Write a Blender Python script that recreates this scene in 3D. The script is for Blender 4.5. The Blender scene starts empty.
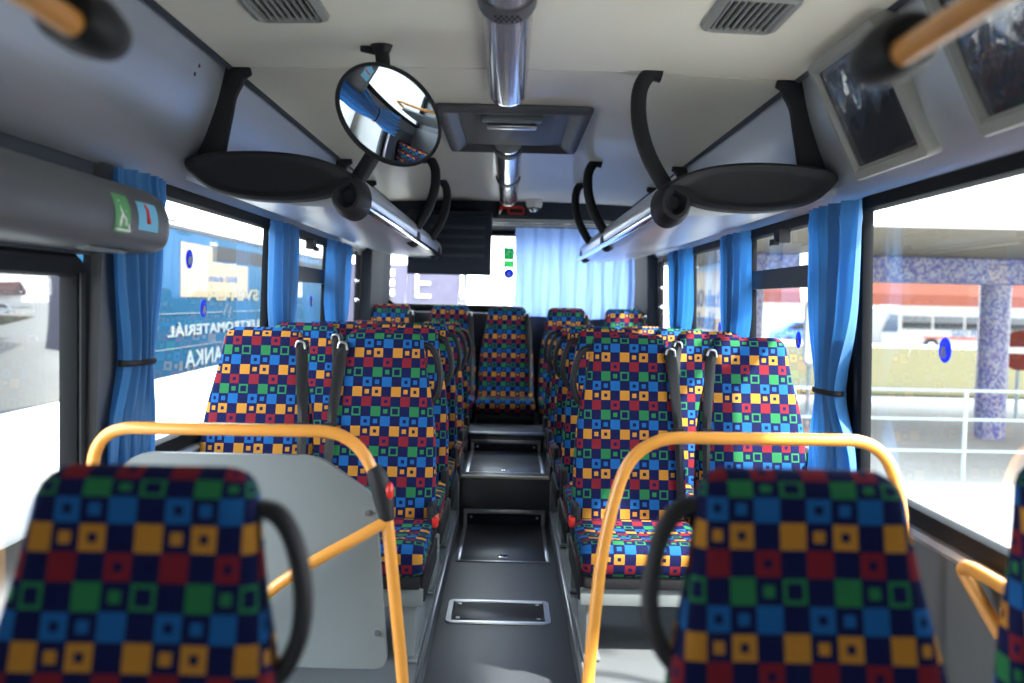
import bpy, bmesh, math, random
from mathutils import Vector, Matrix
random.seed(7)
S = bpy.context.scene
COL = S.collection
CZ = 1.30                      # camera height above the aisle floor; depths run along +Y
def P(x, d, z): return Vector((x, d, z + CZ))

# ------------------------------------------------------------------ camera, world, sun, exposure
F = 900.0
cd = bpy.data.cameras.new('camera'); cam = bpy.data.objects.new('camera', cd); COL.objects.link(cam)
cd.sensor_width = 36; cd.lens = F / 1024 * 36; cd.clip_start = .02; cd.clip_end = 400
roll = math.radians(1.3)
cam.location = P(0, 0, 0)
M0 = Matrix.Rotation(math.radians(-0.25), 4, 'Z') @ Matrix.Rotation(math.radians(90 - 2.58), 4, 'X') @ Matrix.Rotation(roll, 4, 'Z')
cam.rotation_euler = M0.to_euler()
cd.dof.use_dof = True; cd.dof.focus_distance = 3.5; cd.dof.aperture_fstop = 1.9
S.camera = cam
w = bpy.data.worlds.new('sky'); S.world = w; w.use_nodes = True
nt = w.node_tree; nt.nodes.clear()
bg = nt.nodes.new('ShaderNodeBackground'); wo = nt.nodes.new('ShaderNodeOutputWorld')
tcw = nt.nodes.new('ShaderNodeTexCoord'); sx = nt.nodes.new('ShaderNodeSeparateXYZ'); rp = nt.nodes.new('ShaderNodeValToRGB')
rp.color_ramp.elements[0].position = 0.0; rp.color_ramp.elements[0].color = (.95, .97, 1.0, 1)
rp.color_ramp.elements[1].position = .8; rp.color_ramp.elements[1].color = (.72, .85, 1.0, 1)
nt.links.new(tcw.outputs['Generated'], sx.inputs[0]); nt.links.new(sx.outputs['Z'], rp.inputs[0])
nt.links.new(rp.outputs[0], bg.inputs[0]); bg.inputs[1].default_value = 7.5
nt.links.new(bg.outputs[0], wo.inputs[0])
sd = bpy.data.lights.new('sun', 'SUN'); sun = bpy.data.objects.new('sun', sd); COL.objects.link(sun)
sd.energy = 14.0; sd.angle = math.radians(3); sd.color = (1, .95, .87)
sun.rotation_euler = Vector((-.80, .62, -1.05)).to_track_quat('-Z', 'Y').to_euler()   # light travels from front right, high
S.view_settings.view_transform = 'Standard'; S.view_settings.look = 'None'
S.view_settings.gamma = 1; S.view_settings.use_curve_mapping = False
S.view_settings.exposure = 0.6

# ------------------------------------------------------------------ materials
def mat(name, col, rough=.5, metal=0, coat=0, noise=0, nscale=60, bump=0, spec=.5, trans=0, emis=None, stretch=None):
    m = bpy.data.materials.new(name); m.use_nodes = True
    n = m.node_tree.nodes; l = m.node_tree.links; b = n['Principled BSDF']
    b.inputs['Base Color'].default_value = (*col, 1); b.inputs['Roughness'].default_value = rough
    b.inputs['Metallic'].default_value = metal; b.inputs['Coat Weight'].default_value = coat
    b.inputs['Specular IOR Level'].default_value = spec
    tc = n.new('ShaderNodeTexCoord'); mp = n.new('ShaderNodeMapping'); nz = n.new('ShaderNodeTexNoise')
    nz.inputs['Scale'].default_value = nscale; nz.inputs['Detail'].default_value = 4
    l.new(tc.outputs['Object'], mp.inputs[0]); l.new(mp.outputs[0], nz.inputs[0])
    if stretch: mp.inputs['Scale'].default_value = stretch
    if noise:
        mx = n.new('ShaderNodeMix'); mx.data_type = 'RGBA'
        mx.inputs[6].default_value = (*[c * (1 - noise) for c in col], 1); mx.inputs[7].default_value = (*[min(1, c * (1 + noise)) for c in col], 1)
        l.new(nz.outputs[0], mx.inputs[0]); l.new(mx.outputs[2], b.inputs['Base Color'])
    if bump:
        bp = n.new('ShaderNodeBump'); bp.inputs['Strength'].default_value = bump; bp.inputs['Distance'].default_value = .002
        l.new(nz.outputs[0], bp.inputs['Height']); l.new(bp.outputs[0], b.inputs['Normal'])
    if emis:
        b.inputs['Emission Color'].default_value = (*col, 1); b.inputs['Emission Strength'].default_value = emis
    return m

M = {}
M['ceil'] = mat('ceiling vinyl', (.80, .75, .64), .42, noise=.03, nscale=8, coat=.15)
M['silver'] = mat('brushed silver panel', (.55, .57, .62), .36, metal=.75, noise=.06, nscale=30, stretch=(1, .05, 1))
M['silver2'] = mat('pale silver shelf', (.62, .64, .68), .30, metal=.7, noise=.05, nscale=30, stretch=(1, .05, 1))
M['chrome'] = mat('chrome', (.85, .85, .86), .10, metal=1)
M['steel'] = mat('worn steel', (.62, .63, .66), .30, metal=1, noise=.1)
M['black'] = mat('soft black plastic', (.013, .013, .016), .55, noise=.1, bump=.1, nscale=400, spec=.25)
M['gasket'] = mat('black rubber', (.008, .009, .011), .6, spec=.15)
M['dgrey'] = mat('dark grey trim', (.045, .052, .068), .6, noise=.12, nscale=40, spec=.2)
M['rear'] = mat('anthracite rear trim', (.022, .028, .040), .6, noise=.12, nscale=40, spec=.2)
M['mgrey'] = mat('mid grey plastic', (.085, .088, .10), .5, noise=.05)
M['pgrey'] = mat('pale grey frame plastic', (.24, .24, .23), .5, noise=.05)
M['lgrey'] = mat('light grey painted board', (.17, .19, .195), .42, noise=.03, nscale=20, coat=.1)
M['wallgrey'] = mat('grey wall lining', (.10, .105, .11), .6, noise=.1, nscale=120)
M['floor'] = mat('speckled vinyl floor', (.060, .064, .074), .38, noise=.35, nscale=350, bump=.05, spec=.55)
M['platform'] = mat('grey platform vinyl', (.14, .15, .16), .45, noise=.15, nscale=300)
M['yellow'] = mat('yellow rail paint', (.74, .305, .05), .32, coat=.4, noise=.03, nscale=8)
M['red'] = mat('red plastic', (.62, .02, .015), .4)
M['white'] = mat('white paint', (.8, .8, .8), .5)
M['cream'] = mat('cream plastic edge', (.75, .72, .58), .5)
M['belt'] = mat('black belt webbing', (.014, .014, .015), .42, noise=.3, nscale=300, bump=.3, spec=.2)
M['tube'] = mat('smoky light tube', (.44, .42, .47), .16, metal=.55, coat=.6, noise=.05, nscale=10)
M['green'] = mat('sign green', (.01, .25, .09), .5)
M['signblue'] = mat('sign blue', (.02, .09, .55), .5)
M['lsign'] = mat('pale blue sign', (.15, .45, .68), .5)
M['pgreen'] = mat('pale green sign', (.10, .32, .12), .5)
M['screen'] = mat('dark screen', (.035, .037, .045), .22, coat=.8, noise=.3, nscale=9, bump=.15)
M['bluetrim'] = mat('blue plastic', (.02, .10, .38), .5)

def fabric():
    m = bpy.data.materials.new('checked moquette'); m.use_nodes = True
    n = m.node_tree.nodes; l = m.node_tree.links; b = n['Principled BSDF']
    def math_(op, a, bb=None, c=None):
        q = n.new('ShaderNodeMath'); q.operation = op
        for i, v in enumerate((a, bb, c)):
            if v is None: continue
            if isinstance(v, (int, float)): q.inputs[i].default_value = v
            else: l.new(v, q.inputs[i])
        return q.outputs[0]
    uv = n.new('ShaderNodeUVMap'); uv.uv_map = 'UVMap'
    oi = n.new('ShaderNodeObjectInfo'); sc = n.new('ShaderNodeSeparateColor'); l.new(oi.outputs['Color'], sc.inputs[0])
    s = n.new('ShaderNodeSeparateXYZ'); l.new(uv.outputs[0], s.inputs[0])
    u = math_('ADD', math_('DIVIDE', s.outputs[0], .0367), math_('MULTIPLY_ADD', sc.outputs[1], 4, 42.05))
    v = math_('ADD', math_('DIVIDE', s.outputs[1], .0362), math_('MULTIPLY_ADD', sc.outputs[0], 4, 39.35))
    cu = math_('FLOOR', math_('MODULO', u, 4)); cv = math_('FLOOR', math_('MODULO', v, 4))
    fu = math_('ABSOLUTE', math_('SUBTRACT', math_('FRACT', u), .5)); fv = math_('ABSOLUTE', math_('SUBTRACT', math_('FRACT', v), .5))
    d = math_('MAXIMUM', fu, fv)
    idx = math_('DIVIDE', math_('ADD', math_('MULTIPLY_ADD', cv, 4, cu), .5), 16)
    # rows down the back: 0 green, 1 blue, 2 yellow, 3 red ; value = (outer, inner)
    so, sm, rg, tr, bl = (.5, 0), (.22, 0), (.47, .17), (.46, .30), (0, 0)
    tab = [[sm, tr, bl, so], [so, bl, rg, sm], [bl, so, sm, rg], [rg, bl, so, bl]]
    r = n.new('ShaderNodeValToRGB'); r.color_ramp.interpolation = 'CONSTANT'; e = r.color_ramp.elements
    k = 0
    for row in tab:
        for o, i in row:
            el = e[0] if k == 0 else (e[1] if k == 1 else e.new(k / 16))
            el.position = k / 16; el.color = (o, i, 0, 1); k += 1
    l.new(idx, r.inputs[0]); rs = n.new('ShaderNodeSeparateColor'); l.new(r.outputs[0], rs.inputs[0])
    mask = math_('MULTIPLY', math_('LESS_THAN', d, rs.outputs[0]), math_('GREATER_THAN', d, rs.outputs[1]))
    c = n.new('ShaderNodeValToRGB'); c.color_ramp.interpolation = 'CONSTANT'; e = c.color_ramp.elements
    cols = [(.028, .19, .07), (.015, .12, .36), (.55, .24, .035), (.22, .018, .03)]
    for k, q in enumerate(cols):
        el = e[k] if k < 2 else e.new(k / 4)
        el.position = k / 4; el.color = (*q, 1)
    l.new(math_('DIVIDE', math_('ADD', cv, .5), 4), c.inputs[0])
    mx = n.new('ShaderNodeMix'); mx.data_type = 'RGBA'; mx.inputs[6].default_value = (.009, .012, .065, 1)
    l.new(mask, mx.inputs[0]); l.new(c.outputs[0], mx.inputs[7])
    nz = n.new('ShaderNodeTexNoise'); nz.inputs['Scale'].default_value = 900; l.new(uv.outputs[0], nz.inputs[0])
    m2 = n.new('ShaderNodeMix'); m2.data_type = 'RGBA'; m2.blend_type = 'MULTIPLY'; m2.inputs[0].default_value = .35
    l.new(mx.outputs[2], m2.inputs[6]); l.new(nz.outputs[0], m2.inputs[7]); 
    g = n.new('ShaderNodeMix'); g.data_type = 'RGBA'; g.blend_type = 'ADD'; g.inputs[0].default_value = .0
    l.new(m2.outputs[2], g.inputs[6]); g.inputs[7].default_value = (1, 1, 1, 1)
    l.new(g.outputs[2], b.inputs['Base Color']); b.inputs['Roughness'].default_value = .85
    b.inputs['Specular IOR Level'].default_value = .1
    bp = n.new('ShaderNodeBump'); bp.inputs['Strength'].default_value = .15; bp.inputs['Distance'].default_value = .001
    l.new(nz.outputs[0], bp.inputs['Height']); l.new(bp.outputs[0], b.inputs['Normal'])
    return m
M['fabric'] = fabric()

def glass(name, tint, refl=1.0):
    m = bpy.data.materials.new(name); m.use_nodes = True; n = m.node_tree.nodes; l = m.node_tree.links; n.clear()
    o = n.new('ShaderNodeOutputMaterial'); t = n.new('ShaderNodeBsdfTransparent'); g = n.new('ShaderNodeBsdfGlossy')
    lw = n.new('ShaderNodeLayerWeight'); lw.inputs[0].default_value = .5; pw = n.new('ShaderNodeMath'); pw.operation = 'POWER'; pw.inputs[1].default_value = 4; fr = n.new('ShaderNodeMath'); fr.operation = 'MULTIPLY_ADD'; fr.inputs[1].default_value = .7; fr.inputs[2].default_value = .05; l.new(lw.outputs['Facing'], pw.inputs[0]); l.new(pw.outputs[0], fr.inputs[0]); mx = n.new('ShaderNodeMixShader')
    mm = n.new('ShaderNodeMath'); mm.operation = 'MULTIPLY'; mm.inputs[1].default_value = refl
    t.inputs[0].default_value = (*tint, 1); g.inputs['Roughness'].default_value = .0
    l.new(fr.outputs[0], mm.inputs[0]); l.new(mm.outputs[0], mx.inputs[0]); l.new(t.outputs[0], mx.inputs[1]); l.new(g.outputs[0], mx.inputs[2]); l.new(mx.outputs[0], o.inputs[0])
    return m
M['glass'] = glass('window glass', (.90, .94, .93))
M['film'] = glass('clear film', (.9, .92, .95), .8)

def cloth(name, col, tcol, tf):
    m = bpy.data.materials.new(name); m.use_nodes = True; n = m.node_tree.nodes; l = m.node_tree.links
    b = n['Principled BSDF']; b.inputs['Base Color'].default_value = (*col, 1); b.inputs['Roughness'].default_value = .55
    b.inputs['Sheen Weight'].default_value = .3
    t = n.new('ShaderNodeBsdfTranslucent'); t.inputs[0].default_value = (*tcol, 1); mx = n.new('ShaderNodeMixShader'); mx.inputs[0].default_value = tf
    nz = n.new('ShaderNodeTexNoise'); nz.inputs['Scale'].default_value = 500; bp = n.new('ShaderNodeBump'); bp.inputs['Strength'].default_value = .05
    l.new(nz.outputs[0], bp.inputs['Height']); l.new(bp.outputs[0], b.inputs['Normal'])
    l.new(b.outputs[0], mx.inputs[1]); l.new(t.outputs[0], mx.inputs[2]); l.new(mx.outputs[0], n['Material Output'].inputs[0])
    return m
M['curtain'] = cloth('blue curtain satin', (.028, .17, .42), (.035, .22, .60), .32)
M['sheer'] = cloth('thin blue curtain', (.16, .34, .80), (.36, .54, 1.0), .60)
M['greenfilm'] = cloth('green sticker film', (.01, .25, .09), (.02, .42, .12), .7)
M['lgreenfilm'] = cloth('light green sticker film', (.02, .4, .1), (.06, .6, .12), .7)
M['bluefilm'] = cloth('blue sticker film', (.02, .07, .45), (.03, .09, .6), .6)
M['whitefilm'] = cloth('white sticker film', (.7, .7, .7), (.4, .4, .4), .5)

# ------------------------------------------------------------------ mesh helpers
def link(o): COL.objects.link(o); return o
def obj(name, bm, m, parent=None, smooth=True, world=True, ang=40):
    if smooth:
        for f in bm.faces: f.smooth = True
    me = bpy.data.meshes.new(name)
    bmesh.ops.recalc_face_normals(bm, faces=bm.faces[:])
    off = Vector((0, 0, 0)); p = parent
    while p is not None and world: off += p.location; p = p.parent
    if world and off.length > 0: bmesh.ops.translate(bm, vec=-off, verts=bm.verts[:])
    if smooth:
        a = math.radians(ang)
        for e in bm.edges:
            if len(e.link_faces) == 2 and e.calc_face_angle(0) > a: e.smooth = False
    bm.to_mesh(me); bm.free()
    if m: me.materials.append(m)
    o = bpy.data.objects.new(name, me); link(o)
    if parent: o.parent = parent
    return o
def thing(name, label, cat, loc=(0, 0, 0), group=None):
    o = bpy.data.objects.new(name, None); link(o); o.location = loc; o.empty_display_size = .1
    return tag(o, label, cat, group)
def tag(o, label, cat, group=None, kind=None):
    if label: o['label'] = label
    if cat: o['category'] = cat
    if group: o['group'] = group
    if kind: o['kind'] = kind
    return o
def struct(o): o['kind'] = 'structure'; return o
def dup(root, loc, label=None, group=None, data=None):
    r = root.copy(); link(r); r.location = loc
    if label: r['label'] = label
    if group: r['group'] = group
    for ch in list(root.children):
        c = ch.copy(); link(c); c.parent = r
        for g in list(ch.children):
            d = g.copy(); link(d); d.parent = c
    return r
def newbm(): return bmesh.new()
def box(bm, x0, x1, y0, y1, z0, z1, bev=0, seg=2, rel=True):
    r = bmesh.ops.create_cube(bm, size=1)
    vs = r['verts']
    cz = CZ if rel else 0
    for v in vs:
        v.co = Vector(((x0 + x1) / 2 + v.co.x * (x1 - x0), (y0 + y1) / 2 + v.co.y * (y1 - y0), (z0 + z1) / 2 + cz + v.co.z * (z1 - z0)))
    if bev:
        es = list({e for v in vs for e in v.link_edges})
        bmesh.ops.bevel(bm, geom=es, offset=bev, segments=seg, profile=.5, affect='EDGES')
    return bm
def smoothpts(pts, n=6):
    pts = [Vector(p) for p in pts]; out = []
    for i in range(len(pts) - 1):
        p0 = pts[max(i - 1, 0)]; p1 = pts[i]; p2 = pts[i + 1]; p3 = pts[min(i + 2, len(pts) - 1)]
        for k in range(n):
            t = k / n
            out.append(.5 * ((2 * p1) + (p2 - p0) * t + (2 * p0 - 5 * p1 + 4 * p2 - p3) * t * t + (3 * p1 - p0 - 3 * p2 + p3) * t ** 3))
    out.append(pts[-1]); return out
def tube(bm, pts, r, seg=12, up=None, r2=None, caps=True, rs=None, sq=2.0):
    """sweep; r along side vector, r2 along 'up-ish' vector; rs optional per-point scale"""
    pts = [Vector(p) for p in pts]; N = len(pts); r2 = r2 or r; rings = []; prev = None
    for i, p in enumerate(pts):
        t = (pts[min(i + 1, N - 1)] - pts[max(i - 1, 0)]).normalized()
        if prev is None:
            a = Vector(up) if up else (Vector((0, 0, 1)) if abs(t.z) < .9 else Vector((0, 1, 0)))
        else: a = Vector(up) if up else prev
        a = (a - t * a.dot(t)).normalized(); b = t.cross(a).normalized(); prev = a
        s = rs[i] if rs else 1; ring = []
        for k in range(seg):
            th = 2 * math.pi * k / seg; c, sn = math.cos(th), math.sin(th)
            ex = 2 / sq
            c2 = math.copysign(abs(c) ** ex, c); s2 = math.copysign(abs(sn) ** ex, sn)
            ring.append(bm.verts.new(p + b * (c2 * r * s) + a * (s2 * r2 * s)))
        rings.append(ring)
    for i in range(N - 1):
        for k in range(seg):
            bm.faces.new((rings[i][k], rings[i][(k + 1) % seg], rings[i + 1][(k + 1) % seg], rings[i + 1][k]))
    if caps:
        bm.faces.new(rings[0]); bm.faces.new(rings[-1][::-1])
    return bm
def rpath(pts, r, n=6):
    """polyline with rounded corners of radius r"""
    pts = [Vector(p) for p in pts]; out = [pts[0]]
    for i in range(1, len(pts) - 1):
        a, b, c = pts[i - 1], pts[i], pts[i + 1]
        rr = min(r, (a - b).length * .49, (c - b).length * .49)
        p = b + (a - b).normalized() * rr; q = b + (c - b).normalized() * rr
        for k in range(n + 1):
            t = k / n; out.append((1 - t) ** 2 * p + 2 * t * (1 - t) * b + t * t * q)
    out.append(pts[-1]); return out
def prism(bm, outline, f0, f1):
    """outline: list of 2D; f0/f1 map (a,b)->Vector for the two caps"""
    A = [bm.verts.new(f0(a, b)) for a, b in outline]; B = [bm.verts.new(f1(a, b)) for a, b in outline]
    n = len(outline)
    for i in range(n): bm.faces.new((A[i], A[(i + 1) % n], B[(i + 1) % n], B[i]))
    bm.faces.new(A[::-1]); bm.faces.new(B); return bm
def rrect(hw, hh, r, n=5):
    r = max(min(r, hw * .99, hh * .99), .0005); o = []
    for cx, cy, a0 in ((hw - r, hh - r, 0), (-hw + r, hh - r, 90), (-hw + r, -hh + r, 180), (hw - r, -hh + r, 270)):
        for k in range(n + 1):
            a = math.radians(a0 + 90 * k / n); o.append((cx + r * math.cos(a), cy + r * math.sin(a)))
    return o
def ringloft(bm, prof, hw, hh, r, xf, closed=True, cap=False):
    """prof: (inset, height) loops; xf(u,v,h)->Vector"""
    loops = [[bm.verts.new(xf(u, v, h)) for u, v in rrect(hw - i, hh - i, max(r - i, .002))] for i, h in prof]
    m = len(loops); n = len(loops[0])
    for a in range(m if closed else m - 1):
        A = loops[a]; B = loops[(a + 1) % m]
        for k in range(n): bm.faces.new((A[k], A[(k + 1) % n], B[(k + 1) % n], B[k]))
    if cap: bm.faces.new(loops[-1])
    return bm
def ball(bm, c, rx, ry, rz, u=16, v=10):
    r = bmesh.ops.create_uvsphere(bm, u_segments=u, v_segments=v, radius=1)
    for q in r['verts']: q.co = Vector((q.co.x * rx, q.co.y * ry, q.co.z * rz)) + Vector(c)
    return bm
def cyl(bm, a, b, r, seg=16, r2=None):
    a = Vector(a); b = Vector(b)
    return tube(bm, [a, b], r, seg)
def uvgrid(bm, rings, uvs, closeends=False):
    """open rings lofted with UVs"""
    lay = bm.loops.layers.uv.get('UVMap') or bm.loops.layers.uv.new('UVMap')
    V = [[bm.verts.new(p) for p in r] for r in rings]
    for i in range(len(V) - 1):
        for k in range(len(V[i]) - 1):
            idx = [(i, k), (i, k + 1), (i + 1, k + 1), (i + 1, k)]
            f = bm.faces.new([V[a][b] for a, b in idx])
            for lp, (a, b) in zip(f.loops, idx): lp[lay].uv = uvs[a][b]
    return bm
def text_mesh(s, size, flip=False, bold=0.0, spacing=1.0):
    c = bpy.data.curves.new('t', 'FONT'); c.body = s; c.size = size; c.extrude = .004; c.offset = bold; c.space_character = spacing
    o = bpy.data.objects.new('t', c); COL.objects.link(o)
    bpy.context.view_layer.update()
    dg = bpy.context.evaluated_depsgraph_get(); me = bpy.data.meshes.new_from_object(o.evaluated_get(dg))
    bpy.data.objects.remove(o); bm = newbm(); bm.from_mesh(me)
    if flip:
        for v in bm.verts: v.co.x = -v.co.x
        bmesh.ops.reverse_faces(bm, faces=bm.faces[:])
    return bm
def place_bm(bm, fx):
    for v in bm.verts: v.co = fx(v.co)
    return bm

# ------------------------------------------------------------------ room shell
def Xw(z):
    if z < -.55: return 1.20 - .025 * (z + 1.3) / .75
    return 1.175 - .025 * (z + .55) / .91
ZT, ZBS = .355, {1: -.595, -1: -.54}
def panel(bm, side, d0, d1, z0, z1, t=.07, inner=0):
    vs = []
    for d in (d0, d1):
        for z in (z0, z1):
            for o in (0, t): vs.append(bm.verts.new(P(side * (Xw(z) - inner + o), d, z)))
    for f in ((0, 1, 3, 2), (4, 6, 7, 5), (0, 4, 5, 1), (2, 3, 7, 6), (0, 2, 6, 4), (1, 5, 7, 3)): bm.faces.new([vs[i] for i in f])
FRONT, BACK = -1.1, 7.35
RW = [(1.22, 2.94), (3.04, 4.30), (4.42, 5.66), (5.80, 6.90)]
LW = [None, (2.70, 4.30), (4.42, 5.66), (5.80, 6.90)]  # front side windows omitted on both sides to cut light from ahead
DOOR = (1.15, 2.50)
for side, nm in ((-1, 'wall_left'), (1, 'wall_right')):
    bm = newbm(); ZB = ZBS[side]
    wins = [q for q in (LW if side < 0 else RW) if q]
    if side < 0:
        panel(bm, side, FRONT, DOOR[0], -1.3, ZB); panel(bm, side, DOOR[1], BACK, -1.3, ZB)
        spans = sorted(wins + [DOOR])
    else:
        panel(bm, side, FRONT, BACK, -1.3, ZB); spans = wins
    d = FRONT
    for a, b in spans: panel(bm, side, d, a, ZB, ZT, .022); d = b
    panel(bm, side, d, BACK, ZB, ZT, .022)
    if side < 0: panel(bm, side, DOOR[0], DOOR[1], .10, ZT)
    panel(bm, side, FRONT, BACK, ZT, .40)
    struct(obj(nm, bm, M['wallgrey'] if side > 0 else M['dgrey'], smooth=False))
# upper cove panels
cove = [(.955, .752), (.975, .66), (1.0, .58), (1.035, .49), (1.075, .42), (1.115, .372), (1.14, .352)]
for side, nm in ((-1, 'trim_1'), (1, 'trim_2')):
    bm = newbm(); pr = [(x, z) for x, z in smoothpts([(a, b, 0) for a, b in cove], 4) for _ in (0,)] if False else [(v.x, v.y) for v in smoothpts([(a, b, 0) for a, b in cove], 4)]
    out = pr + [(x + .03, z + .012) for x, z in pr[::-1]]
    prism(bm, out, lambda a, b: P(side * a, FRONT, b), lambda a, b: P(side * a, BACK - .05, b))
    struct(obj(nm, bm, M['silver'], ang=30))
# screws and seams on the cove panel
bm = newbm()
N = 24
def ceil_z(x): return .752 + .02 * (1 - (x / .96) ** 2)
for d0, d1 in ((FRONT, 3.036), (3.044, BACK - .02)):
    xs = [-.965 + 1.93 * i / N for i in range(N + 1)]
    out = [(x, ceil_z(x)) for x in xs] + [(x, ceil_z(x) + .03) for x in xs[::-1]]
    prism(bm, out, lambda a, b: P(a, d0, b), lambda a, b: P(a, d1, b))
struct(obj('ceiling', bm, M['ceil']))
bm = newbm(); box(bm, -1.25, 1.25, FRONT, BACK, .83, .86); struct(obj('ceiling_roof', bm, M['white'], smooth=False)).name = 'ceiling_outer'
bm = newbm()
prism(bm, [(-.955, .755), (-.945, .742), (-.93, .752)], lambda a, b: P(a, FRONT, b), lambda a, b: P(a, BACK - .1, b))
prism(bm, [(.955, .755), (.945, .742), (.93, .752)], lambda a, b: P(a, FRONT, b), lambda a, b: P(a, BACK - .1, b))
struct(obj('trim_3', bm, M['dgrey'], smooth=False))
# floor, platforms, steps
bm = newbm(); box(bm, -1.24, 1.24, FRONT, BACK, -1.36, -1.30); struct(obj('floor', bm, M['floor'], smooth=False))
STEP = 5.16
def slab(name, x0, x1, y0, y1, z0, z1, m, bev=.004):
    b = newbm(); box(b, x0, x1, y0, y1, z0, z1, bev); return struct(obj(name, b, m, ang=30))
PL = -1.19
slab('floor_platform_left', -1.2, -.262, 2.48, 5.05, -1.3, PL, M['platform'])
slab('floor_platform_right', .262, 1.2, 2.48, 5.05, -1.3, PL, M['platform'])
slab('floor_step', -.262, .262, STEP, 6.02, -1.3, -1.013, M['floor'])
slab('floor_platform_rear_left', -1.2, -.262, 5.05, 6.36, -1.3, -1.013, M['platform'])
slab('floor_platform_rear_right', .262, 1.2, 5.05, 6.36, -1.3, -1.013, M['platform'])
slab('floor_rear', -.262, .262, 6.02, BACK, -1.3, -.89, M['floor'])
slab('floor_rear_left', -1.2, -.262, 6.36, BACK, -1.3, -.89, M['rear'])
slab('floor_rear_right', .262, 1.2, 6.36, BACK, -1.3, -.89, M['rear'])
bm = newbm(); box(bm, -.262, .262, STEP - .012, STEP + .012, -1.026, -1.010, .004)
struct(obj('trim_4', bm, M['cream'], ang=30))
bm = newbm(); box(bm, -.262, .262, 6.005, 6.05, -.90, -.884, .004); struct(obj('trim_5', bm, M['steel'], ang=30))
bm = newbm()
for s in (-1, 1): box(bm, s * .262 - .006, s * .262 + .006, 2.45, 5.05, PL - .012, PL + .004, .002)
struct(obj('trim_6', bm, M['steel'], ang=30))
# sills
for s, nm in ((-1, 'trim_7'), (1, 'trim_8')):
    bm = newbm()
    d0 = 2.55 if s < 0 else -.8
    prism(bm, [(1.176, -.60), (1.15, -.60), (1.14, -.585), (1.15, -.572), (1.176, -.566)], lambda a, b: P(s * a, d0, b + .565 + ZBS[s] - .012), lambda a, b: P(s * a, 6.95, b + .565 + ZBS[s] - .012))
    struct(obj(nm, bm, M['silver2'], smooth=False))
# side posts behind the windows (light grey slim pillars)
bm = newbm()
for d0, d1 in ((2.50, 2.655),): panel(bm, -1, d0, d1, -1.29, ZT, .03, inner=.03)
struct(obj('trim_9', bm, M['mgrey'], smooth=False))
# front and rear ends
bm = newbm()
box(bm, -1.25, 1.25, FRONT - .1, FRONT, -1.3, -.25); box(bm, -1.25, 1.25, FRONT - .1, FRONT, .12, .86)
box(bm, -1.25, -.9, FRONT - .1, FRONT, -.25, .12); box(bm, .9, 1.25, FRONT - .1, FRONT, -.25, .12)
struct(obj('wall_front_unseen', bm, M['rear'], smooth=False))  # unseen wall, windscreen opening shrunk to dim light on the near seats
bm = newbm()
box(bm, -1.25, 1.25, BACK, BACK + .1, -1.3, -.075); box(bm, -1.25, 1.25, BACK, BACK + .1, .56, .86)
box(bm, -1.25, -1.02, BACK, BACK + .1, -.075, .56); box(bm, 1.02, 1.25, BACK, BACK + .1, -.075, .56)
struct(obj('wall_rear', bm, M['rear'], smooth=False))
# rear header cover, parcel shelf and corner columns
bm = newbm()
prism(bm, [(7.0, .775), (7.35, .775), (7.35, .56), (7.28, .58), (7.05, .64)], lambda a, b: P(-.95, a, b), lambda a, b: P(.95, a, b))
struct(obj('trim_10', bm, M['rear'], smooth=False))
bm = newbm(); box(bm, -1.16, 1.16, 7.16, 7.345, -.89, -.10, .01); struct(obj('trim_11', bm, M['dgrey']))
for s, nm in ((-1, 'trim_12'), (1, 'trim_13')):
    bm = newbm()
    out = [(1.15, 6.93), (1.10, 6.98), (1.04, 7.22), (1.0, 7.34), (1.17, 7.34)]
    A = [bm.verts.new(P(s * a, d, -.88)) for a, d in out]; B = [bm.verts.new(P(s * (a if a > 1.12 else a - .045), d, .62)) for a, d in out]
    for i in range(5): bm.faces.new((A[i], A[(i + 1) % 5], B[(i + 1) % 5], B[i]))
    bm.faces.new(A[::-1]); bm.faces.new(B); struct(obj(nm, bm, M['rear'], smooth=False))
    bm = newbm(); 
    tube(bm, smoothpts([P(s * 1.05, 7.12, .5), P(s * 1.055, 7.11, .3), P(s * 1.075, 7.1, .1), P(s * 1.10, 7.08, -.1)], 4), .006, 8)
    tag(obj('blue_cord', bm, M['bluetrim']), 'thin blue cord hanging down the %s rear corner column' % ('left' if s < 0 else 'right'), 'cord')

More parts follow.
